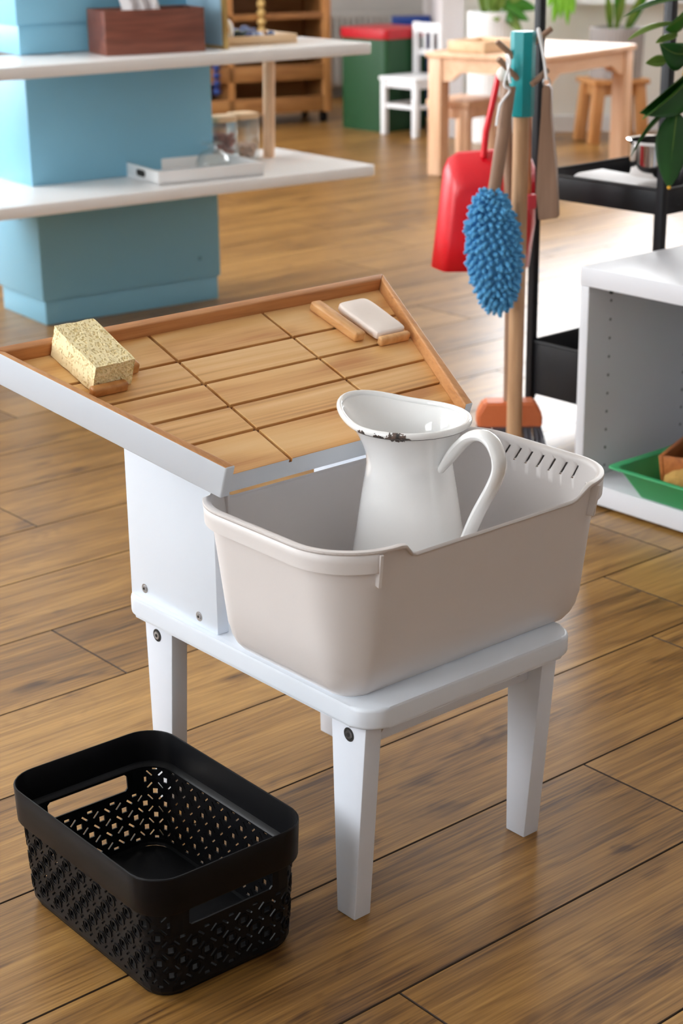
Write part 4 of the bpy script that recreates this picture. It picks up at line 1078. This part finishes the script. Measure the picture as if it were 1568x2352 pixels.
def leaf(parent, base, tip, width, side, fold, mat, bend=0.0, droop=(0, 0, -1), name='leaf', n=12, m=4, peak=.42, tipmat=None):
    """blade with a pointed tip, folded along the midrib; coordinates are (r, d, z) in the room's axes"""
    b, t = RD(*base), RD(*tip); ax = t-b; ln = ax.length; axn = ax.normalized()
    s = ER*side[0] + EF*side[1] + Vector((0, 0, side[2])); s = (s-axn*s.dot(axn)).normalized(); nn = s.cross(axn)
    dr = ER*droop[0] + EF*droop[1] + Vector((0, 0, droop[2])); off = parent.location
    bm = BM(); rows = []
    for j in range(n+1):
        u = j/n; wv = width/2*(math.sin(PI*min(1, u**(math.log(.5)/math.log(peak))))**.8)*(1-.15*u) + .0006
        c = b + ax*u + dr*(bend*math.sin(PI*u)) - off
        row = []
        for i in range(-m, m+1):
            q = i/m; a = abs(q)*wv
            row.append(c + s*(math.copysign(a, q)*math.cos(fold)) + nn*(a*math.sin(fold) - .12*wv*abs(q)**2*0) + nn*.0012*math.cos(q*PI*3)*(1-u))
        rows.append(row)
    grid_rings(bm, rows, False)
    o = mesh_obj(name, bm, mat, parent, smooth=1.0, recalc=False); solidify(o, .0006, 0)
    bm = BM(); tube(bm, [r_[m] - nn*0 + nn*.0004 for r_ in rows], .0011, .0011, 5, radii=[1.2-.8*k/n for k in range(n+1)]); mesh_obj('midrib', bm, M['leaf_pale'], o)
    if tipmat:
        bm = BM(); sphere(bm, rows[-1][m]+axn*-.002, .0035, 8, 6); mesh_obj('dry_tip', bm, tipmat, o)
    return o
# plant in the white planter
for b, t, w, s in (((.66, 7.46, .53), (.70, 7.40, .625), .05, (1, 0, 0)), ((.68, 7.44, .535), (.735, 7.40, .50), .055, (.5, .2, 1)), ((.70, 7.44, .545), (.775, 7.40, .445), .05, (.6, .2, .6)),
                   ((.69, 7.45, .56), (.80, 7.41, .50), .055, (.3, 0, 1)), ((.70, 7.45, .58), (.835, 7.42, .545), .06, (.2, 0, 1)), ((.66, 7.45, .55), (.665, 7.38, .50), .045, (1, 0, 0)), ((.71, 7.45, .60), (.77, 7.42, .59), .05, (.3, 0, 1)), ((.67, 7.5, .51), (.64, 7.5, .66), .05, (1, 0, 0)), ((.63, 7.5, .51), (.60, 7.52, .68), .05, (1, 0, 0))):
    leaf(wp, b, t, w, s, .3, M['leaf_mid'] if w > .05 else M['leaf_pale'])
bm = BM(); tube(bm, [RD(.65, 7.48, .5)-wp.location, RD(.67, 7.46, .56)-wp.location, RD(.70, 7.45, .60)-wp.location], .005, .005, 8); mesh_obj('stem', bm, M['leaf_pale'], wp)
# plant in the grey planter
for k, (a, b_, t) in enumerate(((1.16, 7.45, (1.19, 7.4, .62)), (1.175, 7.47, (1.165, 7.45, .66)), (1.20, 7.46, (1.26, 7.42, .60)), (1.215, 7.47, (1.30, 7.45, .63)), (1.15, 7.48, (1.12, 7.42, .61)))):
    leaf(gp, (a, b_, .44), t, .036, (1, .2, 0), .35, M['leaf_mid'] if k % 2 else M['leaf_pale'], peak=.55)
# trailing neon plant on the window sill
sp_ = thing('sill_plant', 'neon green trailing plant spilling over the window sill', 'plant', RD(.965, 7.735, .5752))
bm = BM(); lathe(bm, [(.0, 0), (.045, 0), (.055, .09), (.05, .09), (.048, .075), (0, .075)], 24, cap0=False, cap1=False); mesh_obj('pot', bm, M['white_pot'], sp_)
for b, t, w in (((.95, 7.66, .60), (.925, 7.62, .475), .036), ((.965, 7.65, .61), (.955, 7.62, .49), .034), ((.985, 7.65, .60), (.985, 7.61, .465), .034), ((1.0, 7.66, .60), (1.01, 7.62, .51), .036), ((.94, 7.67, .62), (.90, 7.62, .54), .034)):
    leaf(sp_, b, t, w, (1, 0, 0), .3, M['leaf_neon'])
# large leaved plant hanging beside the trolley
hp_ = thing('trailing_plant', 'large leaved dark green plant trailing down over the black trolley', 'plant', RD(.62, 3.13, 1.0032))
bm = BM(); lathe(bm, [(.0, 0), (.055, 0), (.075, .13), (.068, .13), (.064, .11), (0, .11)], 28, cap0=False, cap1=False); mesh_obj('pot', bm, M['grey_pot'], hp_)
o_ = hp_.location
bm = BM(); tube(bm, catmull([RD(.62, 3.12, 1.11)-o_, RD(.612, 3.02, 1.12)-o_, RD(.605, 2.99, .98)-o_, RD(.602, 2.99, .84)-o_, RD(.592, 2.99, .74)-o_, RD(.578, 2.99, .645)-o_], 6), .0042, .0042, 8); mesh_obj('stem', bm, plain('ochre_stem', srgb(170, 130, 50), .6), hp_)
D_ = M['leaf_dark']
leaf(hp_, (.577, 2.985, .648), (.564, 2.955, .522), .064, (1, .15, -.1), .22, D_, .008, (-.3, -1, 0), tipmat=M['yellow_tip'])
leaf(hp_, (.592, 2.985, .712), (.507, 2.95, .650), .105, (.45, -.2, 1), .62, D_, .006, (0, -1, .3))
leaf(hp_, (.592, 2.98, .700), (.512, 2.945, .640), .066, (.3, -.9, .35), -.15, M['leaf_mid'], .004, (0, -1, -.3))
leaf(hp_, (.598, 2.985, .748), (.535, 2.95, .762), .060, (.3, -.4, 1), .4, D_, .010, (0, -.4, -1))
leaf(hp_, (.590, 2.985, .815), (.543, 2.95, .785), .056, (.5, -.3, 1), .3, M['leaf_mid'], .004, (0, -1, 0))
leaf(hp_, (.600, 2.98, .828), (.472, 2.94, .806), .040, (0, 1, .12), .2, D_, .010, (0, 0, 1))
leaf(hp_, (.566, 2.985, .792), (.482, 2.95, .768), .026, (0, 1, .25), .2, M['leaf_pale'], .006, (0, 0, 1))
leaf(hp_, (.568, 2.985, .656), (.496, 2.95, .577), .022, (.4, .8, -.3), .3, D_, -.004, (1, 0, -1))
leaf(hp_, (.556, 2.99, .733), (.517, 2.97, .729), .020, (0, .3, 1), .2, M['leaf_pale'])
leaf(hp_, (.570, 2.985, .775), (.529, 2.95, .763), .020, (0, .9, .4), .2, M['leaf_pale'])
# white chair
M['chair_white'] = plain('white_chair_paint', srgb(228, 228, 230), .4, .02, 10)
ch = thing('kids_chair', 'small white wooden chair beside the dark green toy box', 'chair', (5.18, 5.57, 0), .05)
CWc, CDc = .20, .19
for x, y, h in ((0, 0, .235), (0, CDc, .235), (CWc, 0, .47), (CWc, CDc, .47)):
    bm = BM(); box(bm, x, x+.026, y, y+.026, 0, h, .003); mesh_obj('leg', bm, M['chair_white'], ch)
bm = BM(); box(bm, -.006, CWc+.03, -.006, CDc+.032, .235, .252, .004); mesh_obj('seat', bm, M['chair_white'], ch)
for a in ((.026, CWc, .006, .020, .205, .235), (.026, CWc, CDc+.006, CDc+.020, .205, .235), (.006, .020, .026, CDc, .205, .235), (.026, CWc, .006, .018, .118, .136), (.006, .018, .026, CDc, .118, .136), (.026, CWc, CDc+.006, CDc+.018, .118, .136)):
    bm = BM(); box(bm, *a, .002); mesh_obj('rail', bm, M['chair_white'], ch)
for a in ((CWc+.004, CWc+.022, .026, CDc, .425, .468), (CWc+.004, CWc+.022, .026, CDc, .33, .355)):
    bm = BM(); box(bm, *a, .002); mesh_obj('back_rail', bm, M['chair_white'], ch)
for k in range(3):
    bm = BM(); y = .055 + .045*k; box(bm, CWc+.008, CWc+.018, y, y+.014, .355, .425, .002); mesh_obj('back_slat', bm, M['chair_white'], ch)
# green toy box
M['green'] = plain('dark_green_board', srgb(0, 62, 22), .55, .05, 10)
tbx = thing('toy_box', 'dark green toy box with a red lid behind the white chair', 'box', (5.212, 5.80, 0), .03)
bm = BM(); prism(bm, [(x, y) for x, y in rrpoly(.14, .155, .27, .30, .03, 5)], 0, .40, .002); mesh_obj('box_body', bm, M['green'], tbx)
bm = BM(); prism(bm, [(x, y) for x, y in rrpoly(.14, .155, .28, .31, .033, 5)], .40, .442, .004); mesh_obj('lid', bm, plain('red_lid', srgb(176, 12, 28), .4), tbx)
# blue crate further back
bx = thing('blue_crate', 'blue storage crate behind the green toy box', 'crate', tuple(RD(.352, 8.40)), YAW)
bm = BM(); box(bm, -.085, .085, -.05, .05, 0, .43, .004); mesh_obj('crate_body', bm, plain('blue_plastic', srgb(0, 52, 130), .4), bx)
bm = BM(); box(bm, -.09, .09, -.055, .055, .415, .462, .004); mesh_obj('crate_rim', bm, plain('blue_rim', srgb(0, 50, 126), .4), bx)
# radiator on the recess wall
M['rad'] = plain('radiator_grey', srgb(168, 164, 158), .5, .02, 10)
rd = thing('radiator', 'grey panel radiator with vertical ribs on the recess wall', 'radiator', tuple(RD(-.07, 9.22)), YAW)
bm = BM(); box(bm, -.52, .52, -.02, .04, .06, .43, .006); mesh_obj('panel', bm, M['rad'], rd)
for k in range(34):
    bm = BM(); x = -.50+1.0*k/33; box(bm, x-.009, x+.009, -.034, -.018, .075, .415, .005, 1); mesh_obj('rib', bm, M['rad'], rd)
for x in (-.4, .4):
    bm = BM(); box(bm, x-.02, x+.02, -.01, .03, 0, .06); mesh_obj('foot', bm, M['rad'], rd)
sb = thing('speaker_box', 'black box standing on a grey block in front of the radiator', 'box', tuple(RD(-.548, 8.9)), YAW)
bm = BM(); box(bm, -.035, .035, -.05, .05, .12, .26, .004); mesh_obj('box_body', bm, M['black'], sb)
bm = BM(); box(bm, -.035, .025, -.05, .05, 0, .12, .003); mesh_obj('block', bm, plain('taupe_block', srgb(112, 102, 98), .6), sb)
bm = BM(); box(bm, .036, .05, -.05, .05, 0, .26, .002); mesh_obj('stand_panel', bm, M['black'], sb)
# bead cabinet on casters
bc = thing('bead_cabinet', 'amber wooden shelf cabinet on casters hung with bead chains', 'cabinet', (5.30, 6.27, 0), math.atan2(.33, -.94)+PI)
# local: x runs along the front away from the near corner (towards -x), y into the cabinet is negative
def CBX(bm, x0, x1, y0, y1, z0, z1, bev=.002): box(bm, -x1, -x0, y0, y1, z0, z1, bev)
CL, CDp = .80, .34
for x in (0, CL-.04):
    for y in (.0, CDp-.03):
        bm = BM(); CBX(bm, x, x+.04, y, y+.03, .05, 1.1); mesh_obj('post', bm, M['honey'], bc)
for i, z in enumerate((.055, .20, .335, .47, .60, .74)):
    bm = BM(); CBX(bm, .04, CL-.04, .004, CDp-.004, z, z+.016); mesh_obj('shelf', bm, M['oakd'], bc)
    bm = BM(); CBX(bm, .04, CL-.04, .0, .014, z, z+.07 if i < 2 else z+.028); mesh_obj('shelf_lip', bm, M['oakd'], bc)
bm = BM(); CBX(bm, .02, CL-.02, CDp-.03, CDp-.022, .06, 1.1); mesh_obj('back_panel', bm, M['oakd'], bc)
bm = BM(); CBX(bm, .01, .022, .03, CDp-.03, .06, 1.1); mesh_obj('side_panel', bm, M['oakd'], bc)
bm = BM(); CBX(bm, CL-.022, CL-.01, .03, CDp-.03, .06, 1.1); mesh_obj('side_panel', bm, M['honey'], bc)
bm = BM(); CBX(bm, .47, .50, .0, CDp-.03, .07, 1.1); mesh_obj('divider', bm, M['honey'], bc)
for x in (.03, CL-.05):
    for y in (.04, CDp-.05):
        bm = BM(); cyl(bm, (-x-.012, y, .025), (-x+.012, y, .025), .025, 16); mesh_obj('caster', bm, M['black'], bc)
bm = BM(); CBX(bm, .09, .40, .03, .16, .216, .222, .001); o = mesh_obj('violet_mat', bm, plain('violet_felt', srgb(74, 60, 100), .8), loc=bc.location, rot=bc.rotation_euler); tag(o, 'thin violet felt mat on a shelf of the amber bead cabinet', 'mat')
def chain(name, label, x, z0, z1, r, col, grp=None):
    t = thing(name, label, 'bead chain', bc.location, bc.rotation_euler.z); k = 0; z = z1
    m_ = plain(name+'_glass', col, .3)
    while z > z0:
        bm = BM(); sphere(bm, (-x, -.014, z), r, 10, 8); mesh_obj('bead', bm, m_, t); z -= r*2.05
    bm = BM(); tube(bm, [(-x, -.014, z0), (-x, -.014, z1+.02), (-x, .004, z1+.02)], .0015, .0015, 5); mesh_obj('cord', bm, M['steel'], t)
chain('blue_bead_chain', 'chain of dark blue beads hung on the front of the amber cabinet', .56, .14, .62, .017, srgb(14, 50, 120))
chain('gold_bead_chain', 'chain of gold beads hung on the front of the amber cabinet', .34, .35, .62, .019, srgb(206, 172, 106))
